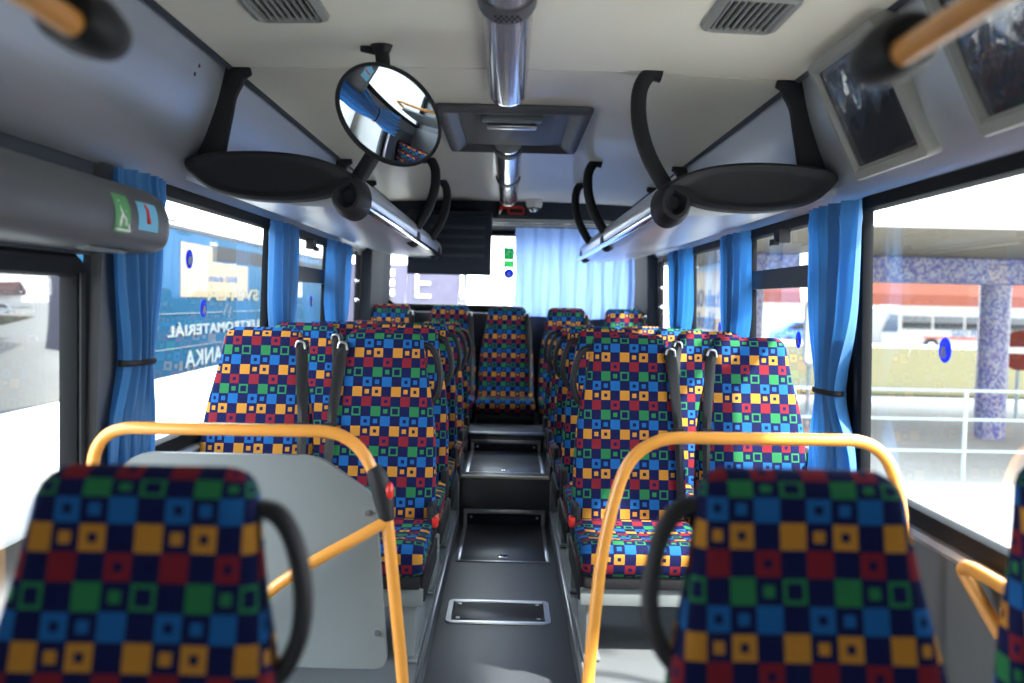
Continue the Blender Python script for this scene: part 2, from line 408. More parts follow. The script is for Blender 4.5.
# ------------------------------------------------------------------ windows
wn = [0]
def side_window(side, d0, d1, vent=False, z0=None, z1=ZT):
    z0 = ZBS[side]
    wn[0] += 1
    cx = (d0 + d1) / 2; cz = (z0 + z1) / 2; hw = (d1 - d0) / 2; hh = (z1 - z0) / 2
    xf = lambda u, v, h: P(side * (Xw(cz + v) - h), cx + u, cz + v)
    bm = newbm(); ringloft(bm, [(-.012, -.02), (-.018, .012), (.004, .022), (.035, .018), (.042, .004), (.042, -.012), (-.01, -.02)], hw, hh, .04, xf)
    fr = obj('window_%d' % wn[0], bm, M['gasket']); struct(fr)
    bm = newbm(); ringloft(bm, [(.03, -.030), (.03, -.034)], hw, hh, .04, xf, closed=False)
    bm.free(); bm = newbm()
    vs = [bm.verts.new(xf(u, v, -.008)) for u, v in rrect(hw - .02, hh - .02, .03)]; bm.faces.new(vs)
    obj('glass_pane', bm, M['glass'], fr)
    if vent:
        bm = newbm(); bz = .115
        for za, zb, i in ((bz - .035, bz + .035, .0), (bz + .035, bz + .05, .012)):
            vs = []
            for d in (d0 + .03, d1 - .03):
                for z in (za, zb):
                    for o in (-.02 + i, .035): vs.append(bm.verts.new(P(side * (Xw(z) + o), d, z)))
            for f in ((0, 1, 3, 2), (4, 6, 7, 5), (0, 4, 5, 1), (2, 3, 7, 6), (0, 2, 6, 4), (1, 5, 7, 3)): bm.faces.new([vs[i] for i in f])
        obj('transom_bar', bm, M['dgrey'], fr, smooth=False)
        bm = newbm(); dm = d0 + (d1 - d0) * .55
        box(bm, side * 1.10, side * 1.145, dm - .04, dm + .04, .265, .32, 0); 
        box(bm, side * 1.085, side * 1.105, dm - .02, dm + .045, .255, .28, 0)
        obj('vent_catch', bm, M['black'], fr, smooth=False)
    return fr
for i, q in enumerate(RW): side_window(1, *q, vent=(i == 1))
for i, q in enumerate(LW):
    if q: side_window(-1, *q, vent=(i == 2))
# rear window
bm = newbm()
xf = lambda u, v, h: P(u * (1 + .04 * v), BACK - h, .243 + v)
ringloft(bm, [(-.02, -.06), (-.02, .01), (0, .02), (.03, .015), (.035, -.06)], 1.02, .315, .10, xf)
rw = struct(obj('window_%d' % (wn[0] + 1), bm, M['gasket']))
bm = newbm(); bm.faces.new([bm.verts.new(xf(u, v, -.03)) for u, v in rrect(1.0, .30, .09)]); obj('glass_pane', bm, M['glass'], rw)
# windscreen
bm = newbm(); box(bm, -.9, .9, FRONT - .04, FRONT - .03, -.25, .12)
struct(obj('window_%d' % (wn[0] + 2), bm, M['glass'], smooth=False))

# ------------------------------------------------------------------ left door
bm = newbm()
cx = sum(DOOR) / 2; hw = (DOOR[1] - DOOR[0]) / 2; z0, z1 = -1.28, .10; cz = (z0 + z1) / 2; hh = (z1 - z0) / 2
xf = lambda u, v, h: P(-(1.21 - h), cx + u, cz + v)
ringloft(bm, [(-.0, -.03), (-.0, .03), (.01, .04), (.055, .04), (.062, .02), (.062, -.005)], hw, hh, .05, xf)
dr = struct(obj('door_1', bm, M['gasket']))
bm = newbm(); bm.faces.new([bm.verts.new(xf(u, v, 0)) for u, v in rrect(hw - .055, hh - .055, .04)]); obj('glass_pane', bm, M['glass'], dr)
bm = newbm()
tube(bm, [P(-1.155, DOOR[1] - .055, -1.2), P(-1.155, DOOR[1] - .055, .05)], .008, 8); obj('door_seal', bm, M['gasket'], dr)
# door mechanism cover
t = thing('door_motor_cover', 'dark grey rounded housing above the left door carrying two stickers', 'cover', P(-1.1, 1.5, .1))
bm = newbm()
prof = [(-1.150, .30), (-1.10, .300), (-1.04, .288), (-1.0, .262), (-.978, .22), (-.975, .17), (-.99, .13), (-1.03, .112), (-1.10, .108), (-1.150, .108)]
prof = [(v.x, v.y) for v in smoothpts([(a, b, 0) for a, b in prof], 4)]
ends = [(-.6, 1)] + [(2.56, 1), (2.585, .985), (2.605, .96), (2.62, .90), (2.625, .80)]
cxp, czp = -1.150, .20; rings = []
for d, s in ends: rings.append([bm.verts.new(P(cxp + (a - cxp) * (s if s < .99 else 1), d, czp + (b - czp) * (.5 + .5 * s))) for a, b in prof])
for i in range(len(rings) - 1):
    n = len(prof)
    for k in range(n): bm.faces.new((rings[i][k], rings[i][(k + 1) % n], rings[i + 1][(k + 1) % n], rings[i + 1][k]))
bm.faces.new(rings[0][::-1]); bm.faces.new(rings[-1])
obj('cover_shell', bm, M['mgrey'], t)
bm = newbm(); tube(bm, [P(-1.04, 2.2, .108), P(-1.04, 2.42, .108)], .018, 12, r2=.006); obj('latch', bm, M['lgrey'], t)
def on_cover(d0, d1, za, zb, m, name, label):
    bm = newbm(); rows = []
    pp = [q for q in prof]
    def xat(z):
        best = None
        for (a, b), (c, e) in zip(pp, pp[1:]):
            if (b - z) * (e - z) <= 0 and abs(b - e) > 1e-6 and .11 < z < .3:
                x = a + (c - a) * (z - b) / (e - b); best = x if best is None else max(best, x)
        return best if best is not None else -.98
    for i in range(9):
        z = za + (zb - za) * i / 8; rows.append((xat(z), z))
    A = [bm.verts.new(P(x + .0015, d0, z)) for x, z in rows]; B = [bm.verts.new(P(x + .0015, d1, z)) for x, z in rows]
    for i in range(8): bm.faces.new((A[i], A[i + 1], B[i + 1], B[i]))
    return bm, xat
bm, xat = on_cover(2.23, 2.32, .150, .245, 0, '', '')
sg = tag(obj('exit_sticker', bm, M['pgreen']), 'pale green emergency exit sticker on the grey door housing, left of the blue sticker', 'sticker')
bm = newbm()
def dia(bm, pts, r): tube(bm, [P(xat(z) + .002, d + .055, z - .016) for d, z in pts], r, 6)   # small strokes on the cover
dia(bm, [(2.205, .245), (2.205, .24)], .007); dia(bm, [(2.205, .235), (2.215, .212), (2.205, .20), (2.195, .18)], .005); dia(bm, [(2.215, .212), (2.235, .20), (2.235, .185)], .004); dia(bm, [(2.19, .225), (2.22, .23), (2.24, .22)], .003)
dia(bm, [(2.255, .255), (2.255, .175)], .004); dia(bm, [(2.18, .172), (2.26, .172)], .003)
obj('running_figure', bm, M['white'], sg)
bm, xat = on_cover(2.37, 2.50, .165, .240, 0, '', '')
sg = tag(obj('hammer_sticker', bm, M['lsign']), 'light blue sticker with a red mark at the end of the grey door housing', 'sticker')
bm = newbm(); dia(bm, [(2.37, .248), (2.378, .235), (2.375, .20)], .009); obj('red_mark', bm, M['red'], sg)
bm = newbm(); dia(bm, [(2.32, .250), (2.43, .250)], .005); obj('green_bar', bm, M['pgreen'], sg)

# ------------------------------------------------------------------ seats
hwt = [(0, .105), (.003, .118), (.010, .131), (.022, .141), (.04, .147), (.08, .152), (.13, .160), (.19, .172), (.25, .186), (.32, .198), (.42, .208), (.55, .214), (.70, .215)]
TOP = 1.065
def hwa(d):
    for (a, x), (b, y) in zip(hwt, hwt[1:]):
        if a <= d <= b: return x + (y - x) * (d - a) / (b - a)
    return hwt[-1][1]
def ythick(d):
    z = TOP - d; yf = .17 * max(0, (z - .38) / .69) ** 1.1
    th = .075 + .045 * min(1, d / .6)
    return z, yf, th
def backrest_bm():
    bm = newbm(); rings = []; uvs = []; K = 40
    ds = [0, .003, .010, .022, .04, .06, .09, .13, .17, .21, .25, .29, .34, .40, .46, .52, .58, .64, .69]
    for d in ds:
        z, yf, th = ythick(d); hw = hwa(d); s = 1
        if d < .04: s = math.sqrt(max(0, 1 - (1 - d / .04) ** 2)) * .9 + .1
        yc = yf + th / 2; ht = th / 2 * s; ring = []; uv = []
        for k in range(K + 1):
            a = math.pi / 2 + 2 * math.pi * k / K       # start at back centre
            c, sn = math.cos(a), math.sin(a); ex = 2 / 4.6
            x = math.copysign(abs(c) ** ex, c) * hw; yy = math.copysign(abs(sn) ** ex, sn) * ht
            dish = 0
            if sn < 0: dish = .010 * (1 - (x / hw) ** 2) * min(1, d / .1)
            y = yc + yy + dish
            side = math.copysign(1, x) if abs(x) > 1e-6 else (1 if k > K / 2 else -1)
            if sn < 0: u = side * (abs(x) + (yy + ht) * .9)
            else: u = side * (2 * hw - abs(x) + (yy + ht) * .9)
            ring.append(Vector((x, y, z))); uv.append((u, -(d + (.028 if d > .03 else .028 * d / .03) - (0 if d > .035 else (yy + ht) * 1.0 * (1 - d / .035)) )))
        # v grows downward in the material
        uv = [(a, -b) for a, b in uv]
        rings.append(ring); uvs.append(uv)
    uvgrid(bm, rings, uvs)
    lay = bm.loops.layers.uv['UVMap']
    # top cap and bottom cap
    bm.verts.ensure_lookup_table()
    n = K + 1
    top = [bm.verts[i] for i in range(n - 1)]; bot = [bm.verts[(len(ds) - 1) * n + i] for i in range(n - 1)]
    for grp in (top, bot[::-1]):
        f = bm.faces.new(grp)
        for lp in f.loops: lp[lay].uv = (lp.vert.co.x, .0)
    bmesh.ops.remove_doubles(bm, verts=bm.verts[:], dist=1e-5)
    return bm
def cushion_bm(hw=.213):
    bm = newbm()
    prof = [(-.005, .300), (-.005, .375), (-.03, .388), (-.12, .380), (-.25, .388), (-.34, .397), (-.385, .398), (-.412, .388), (-.425, .362), (-.420, .320), (-.405, .292), (-.38, .284), (-.2, .284), (-.005, .300)]
    pts = [(v.x, v.y) for v in smoothpts([(a, b, 0) for a, b in prof[1:12]], 3)]
    pts = [prof[0]] + pts + [(-.2, .284), prof[0]]
    vv = [0]
    for a, b in zip(pts, pts[1:]): vv.append(vv[-1] + math.dist(a, b))
    cy, cz = -.21, .34; rings = []; uvs = []
    xs = [(-1, .0, .82), (-1, .012, .93), (-1, .03, .985), (-1, .06, 1)] + [(0, t, 1) for t in (-.7, -.35, 0, .35, .7)] + [(1, .06, 1), (1, .03, .985), (1, .012, .93), (1, .0, .82)]
    for sgn, o, s in xs:
        x = sgn * (hw - o) if sgn else o * (hw - .06)
        w = 0.006 * (1 - (x / hw) ** 2)
        ring = []; uv = []
        for (a, b), v in zip(pts, vv):
            if s < 1: yy = cy + (a - cy) * (1 - (1 - s) * .35); zz = cz + (b - cz) * s
            else: yy, zz = a, b - (w if b > .36 and -.33 < a < -.03 else 0)
            ring.append(Vector((x, yy, zz))); uv.append((x + sgn * (1 - s) * .03, v + .02))
        rings.append(ring); uvs.append(uv)
    uvgrid(bm, rings, uvs); lay = bm.loops.layers.uv['UVMap']; bm.verts.ensure_lookup_table(); n = len(pts)
    for base, rev in ((0, 1), ((len(xs) - 1) * n, 0)):
        g = [bm.verts[base + i] for i in range(n - 1)]
        f = bm.faces.new(g[::-1] if rev else g)
        for lp in f.loops: lp[lay].uv = (lp.vert.co.y, lp.vert.co.z)
    bmesh.ops.remove_doubles(bm, verts=bm.verts[:], dist=1e-5)
    return bm
def handle_bm(s):
    bm = newbm(); pts = []
    for d, out in ((.055, -.03), (.056, .000), (.062, .022), (.085, .040), (.12, .052), (.17, .058), (.215, .052), (.25, .036), (.275, .014), (.290, -.02)):
        z, yf, th = ythick(d); base = hwa(d)
        base = .150 + (hwa(min(d, .3)) - .150) * .35
        pts.append((s * (base + out), yf + th * .62, z))
    tube(bm, smoothpts(pts, 4), .0128, 10, up=(0, 1, 0), r2=.018, sq=2.6); return bm
def belt_parts(s, root):
    """strap hanging from the shoulder on side s"""
    z, yf, th = ythick(.075); x = s * (hwa(.075) + .002)
    bm = newbm(); box(bm, x - .022, x + .022, yf - .012, yf + .05, z - .022, z + .030, .010, rel=False)
    g = obj('belt_guide', bm, M['black'], root, world=False)
    bm = newbm(); tube(bm, rpath([(x - .018, yf - .015, z + .004), (x - .012, yf - .02, z + .028), (x + .014, yf - .02, z + .024), (x + .018, yf - .015, z - .002)], .01, 3), .0045, 8)
    obj('guide_loop', bm, M['steel'], g, world=False)
    bm = newbm(); rows = []
    for d, dx, w_, tw in ((.07, 0, .018, 0), (.10, .004, .022, .003), (.18, .010, .021, .006), (.28, .018, .019, .004), (.34, .021, .017, 0), (.36, .021, .016, -.004), (.42, .024, .016, .004), (.52, .026, .014, .004), (.66, .026, .013, .002)):
        z, yf, th = ythick(d); xx = s * (hwa(min(d, .10)) + dx * 1.1 + .0)
        rows.append((Vector((xx - w_, yf - .014 - tw, z)), Vector((xx, yf - .020, z)), Vector((xx + w_, yf - .012 + tw, z))))
    rows2 = [[p + Vector((0, .003, 0)) for p in r] for r in rows]
    V = [[bm.verts.new(p) for p in r] for r in rows]; W = [[bm.verts.new(p) for p in r] for r in rows2]
    for i in range(len(V) - 1):
        for k in range(2):
            bm.faces.new((V[i][k], V[i][k + 1], V[i + 1][k + 1], V[i + 1][k])); bm.faces.new((W[i][k + 1], W[i][k], W[i + 1][k], W[i + 1][k + 1]))
        bm.faces.new((V[i][0], V[i + 1][0], W[i + 1][0], W[i][0])); bm.faces.new((V[i][2], W[i][2], W[i + 1][2], V[i + 1][2]))
    bt = obj('seat_belt', bm, M['belt'], root, world=False)
    bm = newbm(); z, yf, th = ythick(.35); xx = s * (hwa(.1) + .023); box(bm, xx - .024, xx + .024, yf - .028, yf - .010, z - .006, z + .006, .003, rel=False)
    obj('belt_slide', bm, M['black'], bt, world=False)
def side_frame_bm(s, h):
    bm = newbm()
    box(bm, s * .17 - .022, s * .17 + .022, -.36, -.04, h, .235, .006, rel=False)
    box(bm, s * .17 - .028, s * .17 + .028, -.39, -.0, h, h + .012, .003, rel=False)
    return bm
def seat_proto(kind, s, plain=False):
    """kind aisle/window/rear ; s = side the handle sits on (belt opposite)"""
    root = thing('passenger_seat', 'x', 'seat')
    b = obj('backrest', backrest_bm(), M['fabric'], root, world=False, ang=60)
    c = obj('cushion', cushion_bm(), M['fabric'], root, world=False, ang=70)
    bm = newbm(); z1_, y1_, t1_ = ythick(.20); z2_, y2_, t2_ = ythick(.66)
    tube(bm, [(0, y2_ + t2_ - .005, z2_), (0, y2_ + t2_ + .002, z2_ + .02), (0, y1_ + t1_ + .002, z1_ - .02), (0, y1_ + t1_ - .005, z1_)], .165, 24, up=(0, 1, 0), r2=.012, sq=5, rs=[.95, 1, .85, .8])
    obj('back_shell', bm, M['black'], root, world=False)
    bm = newbm(); box(bm, -.205, .205, -.40, .06, .245, .289, .008, rel=False); obj('seat_pan', bm, M['black'], root, world=False)
    if kind == 'aisle':
        obj('grab_handle', handle_bm(s), M['black'], root, world=False)
        bm = newbm(); box(bm, s * .212 - .009, s * .212 + .009, -.38, .10, .20, .29, .006, rel=False)
        box(bm, s * .205 - .014, s * .205 + .014, -.05, .10, .30, .44, .012, rel=False); obj('side_bracket', bm, M['black'], root, world=False)
        bm = newbm(); box(bm, s * .222 - .011, s * .222 + .011, -.055, -.005, .362, .398, .004, rel=False); 
        obj('belt_buckle', bm, M['red'], root, world=False)
        bm = newbm(); box(bm, -.215, .215, -.385, -.335, .185, .247, .006, rel=False); obj('cross_beam', bm, M['lgrey'], root, world=False)
        obj('leg', side_frame_bm(s, 0), M['lgrey'], root, world=False)
    if kind == 'window':
        bm = newbm(); box(bm, -.215, .215, -.385, -.335, .185, .247, .006, rel=False); obj('cross_beam', bm, M['lgrey'], root, world=False)
        obj('leg', side_frame_bm(-s * -1, 0), M['lgrey'], root, world=False)
    if kind == 'rear':
        bm = newbm(); box(bm, -.21, .21, -.36, .04, .22, .25, .006, rel=False); box(bm, -.06, .06, -.372, -.35, .21, .245, .003, rel=False); obj('base_plate', bm, M['black'], root, world=False)
    if not plain: belt_parts(-s, root)
    return root
protos = {}
ordinal = ['first', 'second', 'third', 'fourth', 'fifth']
DROP = [0, 0, .01, .025, .035]
shorts = {}
def put_seat(kind, s, x, d, zf, label, group, pat=0, patu=0, leg=None, plain=False, nobuckle=False):
    key = (kind, s, plain)
    if key not in protos:
        r = seat_proto(kind, s, plain); protos[key] = r; r.location = P(x, d, zf); r['label'] = label; r['group'] = group
    else: r = dup(protos[key], P(x, d, zf), label, group)
    for ch in r.children:
        ch.color = (pat / 4, patu / 4, 0, 1)
        if leg is not None and ch.name.split('.')[0] == 'leg':
            k = (kind, s, round(leg, 3))
            if k not in shorts:
                bm = side_frame_bm(s, leg); me = bpy.data.meshes.new('leg')
                bmesh.ops.recalc_face_normals(bm, faces=bm.faces[:])
                bm.to_mesh(me); bm.free(); me.materials.append(M['lgrey']); shorts[k] = me
            ch.data = shorts[k]
    if nobuckle:
        for ch in list(r.children):
            if ch.name.startswith('belt_buckle'): bpy.data.objects.remove(ch)
    return r
PITCH = .69
pats = {(-1, 0): (0, 2, 1), (1, 0): (0, 0, 0)}
offs = [0, 3, 1, 2, 3]
for s, sn in ((1, 'right'), (-1, 'left')):
    for r in range(5):
        d = 3.32 + PITCH * r - (.05 if s < 0 else 0)
        zf = PL - DROP[r] + 0.003; leg = None
        if r >= 3: leg = -1.013 + .001 - zf
        else: leg = DROP[r]
        if r == 0: ax, wx = 'behind the yellow rail', 'next to the tied curtain'
        rowtxt = '%s row' % ordinal[r]
        where = {0: 'front row behind the yellow rail'}.get(r, '%s row back from the rail' % ordinal[r])
        put_seat('aisle', -s, s * .472, d, zf, 'checked aisle seat with black handle, %s side, %s' % (sn, where), 'checked seats in rows along the aisle', pat=offs[r] + (0 if r else 0), patu=(0 if s > 0 else 2), leg=leg, nobuckle=r > 0)
        put_seat('window', s, s * .938, d, zf, 'checked window seat, %s side, %s' % (sn, where), 'checked seats in rows along the aisle', pat=offs[r] + (0 if s > 0 else 2 if r == 0 else 1), patu=(3 if s > 0 else 1), leg=leg)
for i, x in enumerate((-.915, -.457, -.01, .452, .905)):
    nm = ['leftmost one', 'second from the left, below the hanging grey panel', 'in the middle, facing down the aisle', 'second from the right', 'rightmost, in the corner by the pale blue curtain'][i]
    put_seat('rear', -1, x, 6.86, -1.11, 'blue checked seat of the back row, ' + nm, 'checked seats of the back row', pat=[3, 1, 0, 3, 1][i], patu=i)
# foreground seats
for s, x, d, kind, lab in ((-1, -.480, 1.01, 'aisle', 'large blurred checked seat back in the left foreground, black handle on its right'),
                          (1, .425, 1.09, 'aisle', 'large blurred checked seat back in the right foreground, black handle on its left'),
                          (1, .955, 1.20, 'window', 'checked seat cut off by the right edge of the photo, beside the right foreground seat')):
    put_seat(kind, -s if kind == 'aisle' else s, x, d, -1.2995, lab, 'checked seats in front of the yellow rails', pat=0, patu=0 if s > 0 else 3, leg=0.0, plain=True)

# ------------------------------------------------------------------ yellow rails and partition
R = .0165
def screws(pts, m, parent, axis='y'):
    for p in pts:
        b = newbm(); c = P(*p)
        v = {'y': Vector((0, .006, 0)), 'z': Vector((0, 0, .003)), 'x': Vector((.006, 0, 0))}[axis]
        cyl(b, c + v, c - v, .008, 10); obj('screw', b, m, parent)
t = thing('barrier_rail', 'yellow tubular rail with a grey board and black stop button, left of the aisle', 'rail', P(-.7, 2.35, -1.3))
bm = newbm()
D0 = 2.35
path = rpath([P(-1.09, D0, -1.29), P(-1.09, D0, -.56), P(-1.075, D0, -.355), P(-.40, D0, -.352), P(-.315, D0, -.52), P(-.255, D0, -1.05), P(-.25, D0, -1.298)], .10, 8)
tube(bm, path, R, 16); obj('rail_tube', bm, M['yellow'], t)
bm = newbm(); tube(bm, smoothpts([P(-.305, D0, -.585), P(-.38, D0 - .03, -.625), P(-.50, D0 - .06, -.69), P(-.62, D0 - .06, -.78), P(-.74, D0 - .02, -.93), P(-.78, D0 + .0, -1.1), P(-.78, D0 + .0, -1.298)], 5), R * .95, 14); obj('brace_tube', bm, M['yellow'], t)
bm = newbm()
ol = []
corners = [(-1.06, -.995), (-1.06, -.50), (-.98, -.425), (-.50, -.425), (-.345, -.53), (-.305, -1.0)]
pts = [Vector((a, b, 0)) for a, b in corners]; cl = []
for i in range(len(pts)):
    a, b, c = pts[i - 1], pts[i], pts[(i + 1) % len(pts)]
    rr = .04; p = b + (a - b).normalized() * rr; q = b + (c - b).normalized() * rr
    for k in range(6):
        tt = k / 5; v = (1 - tt) ** 2 * p + 2 * tt * (1 - tt) * b + tt * tt * q; cl.append((v.x, v.y))
prism(bm, cl, lambda a, b: P(a, 2.385, b), lambda a, b: P(a, 2.405, b)); bd = obj('partition_board', bm, M['lgrey'], t, ang=35)
screws([(-.365, 2.383, -.575), (-.335, 2.383, -.90)], M['steel'], bd)
bm = newbm(); tube(bm, [P(-.348, D0, -.445), P(-.335, D0, -.47), P(-.318, D0, -.53), P(-.308, D0, -.585)], .024, 14, rs=[.8, 1.12, 1.12, .8]); bt = obj('stop_button_housing', bm, M['black'], t)
bm = newbm(); ball(bm, P(-.302, D0 - .010, -.505), .012, .016, .024); obj('stop_button', bm, M['red'], bt)
t = thing('barrier_rail', 'yellow tubular rail without a board, right of the aisle', 'rail', P(.7, 2.35, -1.3))
bm = newbm()
path = rpath([P(.215, D0, -1.298), P(.222, D0, -1.15), P(.262, D0, -.62), P(.335, D0, -.35), P(.99, D0, -.345), P(1.055, D0, -.52), P(1.06, D0, -1.298)], .13, 8)
tube(bm, path, R, 16); obj('rail_tube', bm, M['yellow'], t)
# wall grab handle on the right
t = thing('grab_handle', 'orange wall grab handle under the right window behind the foreground seat', 'handle', P(1.15, 1.9, -.62))
bm = newbm(); tube(bm, rpath([P(1.165, 2.06, -.755), P(1.11, 2.15, -.62), P(1.105, 2.10, -.605), P(1.105, 1.60, -.605), P(1.165, 1.55, -.66)], .05, 6), .017, 14); obj('handle_tube', bm, M['yellow'], t)
bm = newbm(); box(bm, 1.165, 1.180, 2.02, 2.08, -.815, -.69, .006); pl = obj('wall_plate', bm, M['yellow'], t)
for z in (-.795, -.715):
    b = newbm(); cyl(b, P(1.160, 2.05, z), P(1.168, 2.05, z), .007, 8); obj('screw', b, M['steel'], pl)
# overhead orange rails at the front
for s, lab in ((-1, 'orange overhead rail with a black end cap in the top left corner'), (1, 'orange overhead rail with a black end cap in the top right corner')):
    t = thing('overhead_rail', lab, 'rail', P(s * .5, .6, .33))
    x, z = (-.52, .314) if s < 0 else (.474, .314); e_ = 1.09 if s < 0 else 1.13
    bm = newbm(); tube(bm, [P(x, -.6, z), P(x, e_, z)], .0165, 16); obj('rail_tube', bm, M['yellow'], t)
    bm = newbm(); pts = [P(x + s * .010, e_ + q_, z + .016) for q_ in (-.02, 0, .04, .08, .10)]
    tube(bm, pts, .050, 24, up=(s * -.5, 0, 1), r2=.040, rs=[.75, .98, 1.0, .85, .4]); obj('end_cap', bm, M['black'], t)
    for dd in (.45, -.5):
        bm = newbm(); tube(bm, smoothpts([P(x, dd, z), P(x - s * .02, dd, z + .15), P(x - s * .01, dd, z + .32), P(x + s * .03, dd, .775)], 5), .02, 10, r2=.02); obj('hanger_arm', bm, M['black'], t)

# ------------------------------------------------------------------ luggage racks
for s, sn in ((-1, 'left'), (1, 'right')):
    t = thing('luggage_rack', 'silver overhead luggage rack with black curved arms along the %s side' % sn, 'luggage rack', P(s * .8, 3.0, .3))
    pr = [(.545, .432), (.515, .405), (.502, .372), (.505, .335), (.53, .308), (.58, .298), (.70, .300), (.85, .318), (1.0, .352), (1.085, .378), (1.085, .392), (1.0, .375), (.85, .345), (.70, .330), (.60, .335), (.565, .38)]
    bm = newbm(); prism(bm, pr, lambda a, b: P(s * a, 3.02, b), lambda a, b: P(s * a, 6.62, b)); obj('shelf', bm, M['silver2'], t, ang=50)
    bm = newbm(); tube(bm, [P(s * .513, 3.05, .318), P(s * .513, 6.68, .318)], .017, 16); obj('front_rail', bm, M['chrome'], t)
    # airfoil end
    top = [(.495, .385), (.56, .425), (.66, .455), (.80, .468), (.95, .462), (1.04, .445), (1.065, .425)]
    botm = [(1.05, .395), (.99, .345), (.90, .318), (.78, .308), (.65, .318), (.56, .345)]
    af = [(v.x, v.y) for v in smoothpts([(a, b, 0) for a, b in top + botm + top[:1]], 4)][:-1]
    ca, cb = .78, .39
    bm = newbm(); lay = [(2.944, .70), (2.942, .80), (2.934, .86), (2.932, .95), (2.942, .985), (2.96, 1.0), (3.02, 1.0), (3.03, .97)]
    rings = [[bm.verts.new(P(s * (ca + (a - ca) * k), d, cb + (b - cb) * (k if k > .95 else k - .08))) for a, b in af] for d, k in lay]
    for i in range(len(rings) - 1):
        n = len(af)
        for q in range(n): bm.faces.new((rings[i][q], rings[i][(q + 1) % n], rings[i + 1][(q + 1) % n], rings[i + 1][q]))
    bm.faces.new(rings[0][::-1]); bm.faces.new(rings[-1]); obj('end_panel', bm, M['black'], t, ang=50)
    # nose cup with hole
    bm = newbm(); cx_, cz_ = s * .535, .345
    lay = [(2.97, .018, .4), (2.965, .022, .35), (2.95, .026, 0), (2.935, .038, 0), (2.935, .048, 0), (2.96, .058, .1), (3.02, .064, .2), (3.10, .064, .5)]
    rings = []
    for d, r, q in lay:
        rings.append([bm.verts.new(P(cx_ + math.cos(a) * r * .92 - s * .0, d, cz_ - .012 + math.sin(a) * r * 1.15)) for a in [2 * math.pi * k / 24 for k in range(24)]])
    for i in range(len(rings) - 1):
        for q in range(24): bm.faces.new((rings[i][q], rings[i][(q + 1) % 24], rings[i + 1][(q + 1) % 24], rings[i + 1][q]))
    bm.faces.new(rings[0]); bm.faces.new(rings[-1]); obj('nose_cup', bm, M['black'], t)
    for dd in (3.02, 4.95, 5.85):
        bm = newbm(); pts = smoothpts([P(s * .49, dd, ceil_z(.49) - .006), P(s * .45, dd, .762), P(s * .418, dd, .705), P(s * .420, dd, .60), P(s * .455, dd, .49), P(s * .515, dd, .39)], 5)
        tube(bm, pts, .026, 12, up=(0, 1, 0), r2=.028, sq=3); obj('hanger_arm', bm, M['black'], t)
        bm = newbm(); pts = smoothpts([P(s * .88, dd + .02, .757), P(s * .93, dd + .02, .74), P(s * .968, dd + .02, .68), P(s * .985, dd + .02, .60), P(s * 1.0, dd + .02, .52), P(s * 1.015, dd + .02, .43)], 5)
        n = len(pts); tube(bm, pts, .052, 12, up=(0, 1, 0), r2=.022, sq=3, rs=[.5 + .5 * min(1, i / (n * .25)) for i in range(n)]); obj('wall_arm', bm, M['black'], t)
        if dd > 4:
            e = dd + .55 if dd > 5.5 else dd
            bm = newbm(); tube(bm, [P(s * .535, e - .09, .345), P(s * .535, e - .05, .34), P(s * .535, e + .06, .34), P(s * .535, e + .1, .345)], .038, 20, r2=.058, rs=[.6, 1, 1, .6]); obj('rail_clamp', bm, M['black'], t)
    for k, (x, z, d) in enumerate(((.972, .70, 2.80), (.978, .67, 2.78), (.98, .68, 3.5), (.98, .68, 4.2))):
        bm = newbm(); ball(bm, P(s * (x - .003), d, z), .006, .010, .008, 8, 6)
        tag(obj('panel_screw', bm, M['dgrey']), ['upper of two small fixings on the silver panel ahead of the %s rack', 'lower of two small fixings on the silver panel ahead of the %s rack', 'small fixing on the silver panel just past the %s rack end', 'small fixing farther down the silver panel above the %s rack'][k] % sn, 'screw')

# ------------------------------------------------------------------ ceiling: light tubes, hatch, vents, mirror
def light_tube(d0, d1, ringsd, lab):
    t = thing('ceiling_light', lab, 'light', P(-.022, (d0 + d1) / 2, .76))
    bm = newbm(); cz = .775
    tube(bm, [P(-.022, d0, cz), P(-.022, d1, cz)], .070, 32, r2=.058); obj('light_tube', bm, M['tube'], t)
    for dd in ringsd:
        bm = newbm()
        out = [(-.022 + .078 * math.cos(a), .778 - .066 * math.sin(a)) for a in [math.pi * k / 20 for k in range(21)]]
        inn = [(-.022 + .0705 * math.cos(a), .778 - .0585 * math.sin(a)) for a in [math.pi * k / 20 for k in range(21)]]
        prism(bm, out + inn[::-1], lambda a, b: P(a, dd, b), lambda a, b: P(a, dd + .10, b)); rg = obj('mounting_band', bm, M['mgrey'], t)
        if dd < 3:
            bm = newbm()
            for i in range(5):
                for j in range(3): ball(bm, P(-.022 + (i - 2) * .014 + (j % 2) * .007, dd + .03 + j * .02, .711), .004, .006, .003, 6, 4)
            obj('slots', bm, M['black'], rg)
    for dd in (d0, d1):
        bm = newbm(); tube(bm, [P(-.022, dd - .006, cz), P(-.022, dd + .006, cz)], .072, 32, r2=.060)
        obj('end_ring', bm, M['chrome'], t)
light_tube(.6, 3.36, (2.26,), 'long smoky light tube on the ceiling nearest the camera')
light_tube(4.42, 6.85, (4.5, 5.62), 'chrome-banded light tube on the ceiling behind the roof hatch')
t = thing('roof_hatch', 'dark grey framed roof hatch with a silver handle between the two light tubes', 'hatch', P(0, 3.8, .75))
xf = lambda u, v, h: P(.004 + u, 4.07 + v, .768 - h)
bm = newbm(); ringloft(bm, [(0, -.0), (0, .012), (.010, .026), (.040, .030), (.050, .024), (.085, .004), (.085, -.004)], .315, .50, .03, xf); obj('frame', bm, M['mgrey'], t, ang=50)
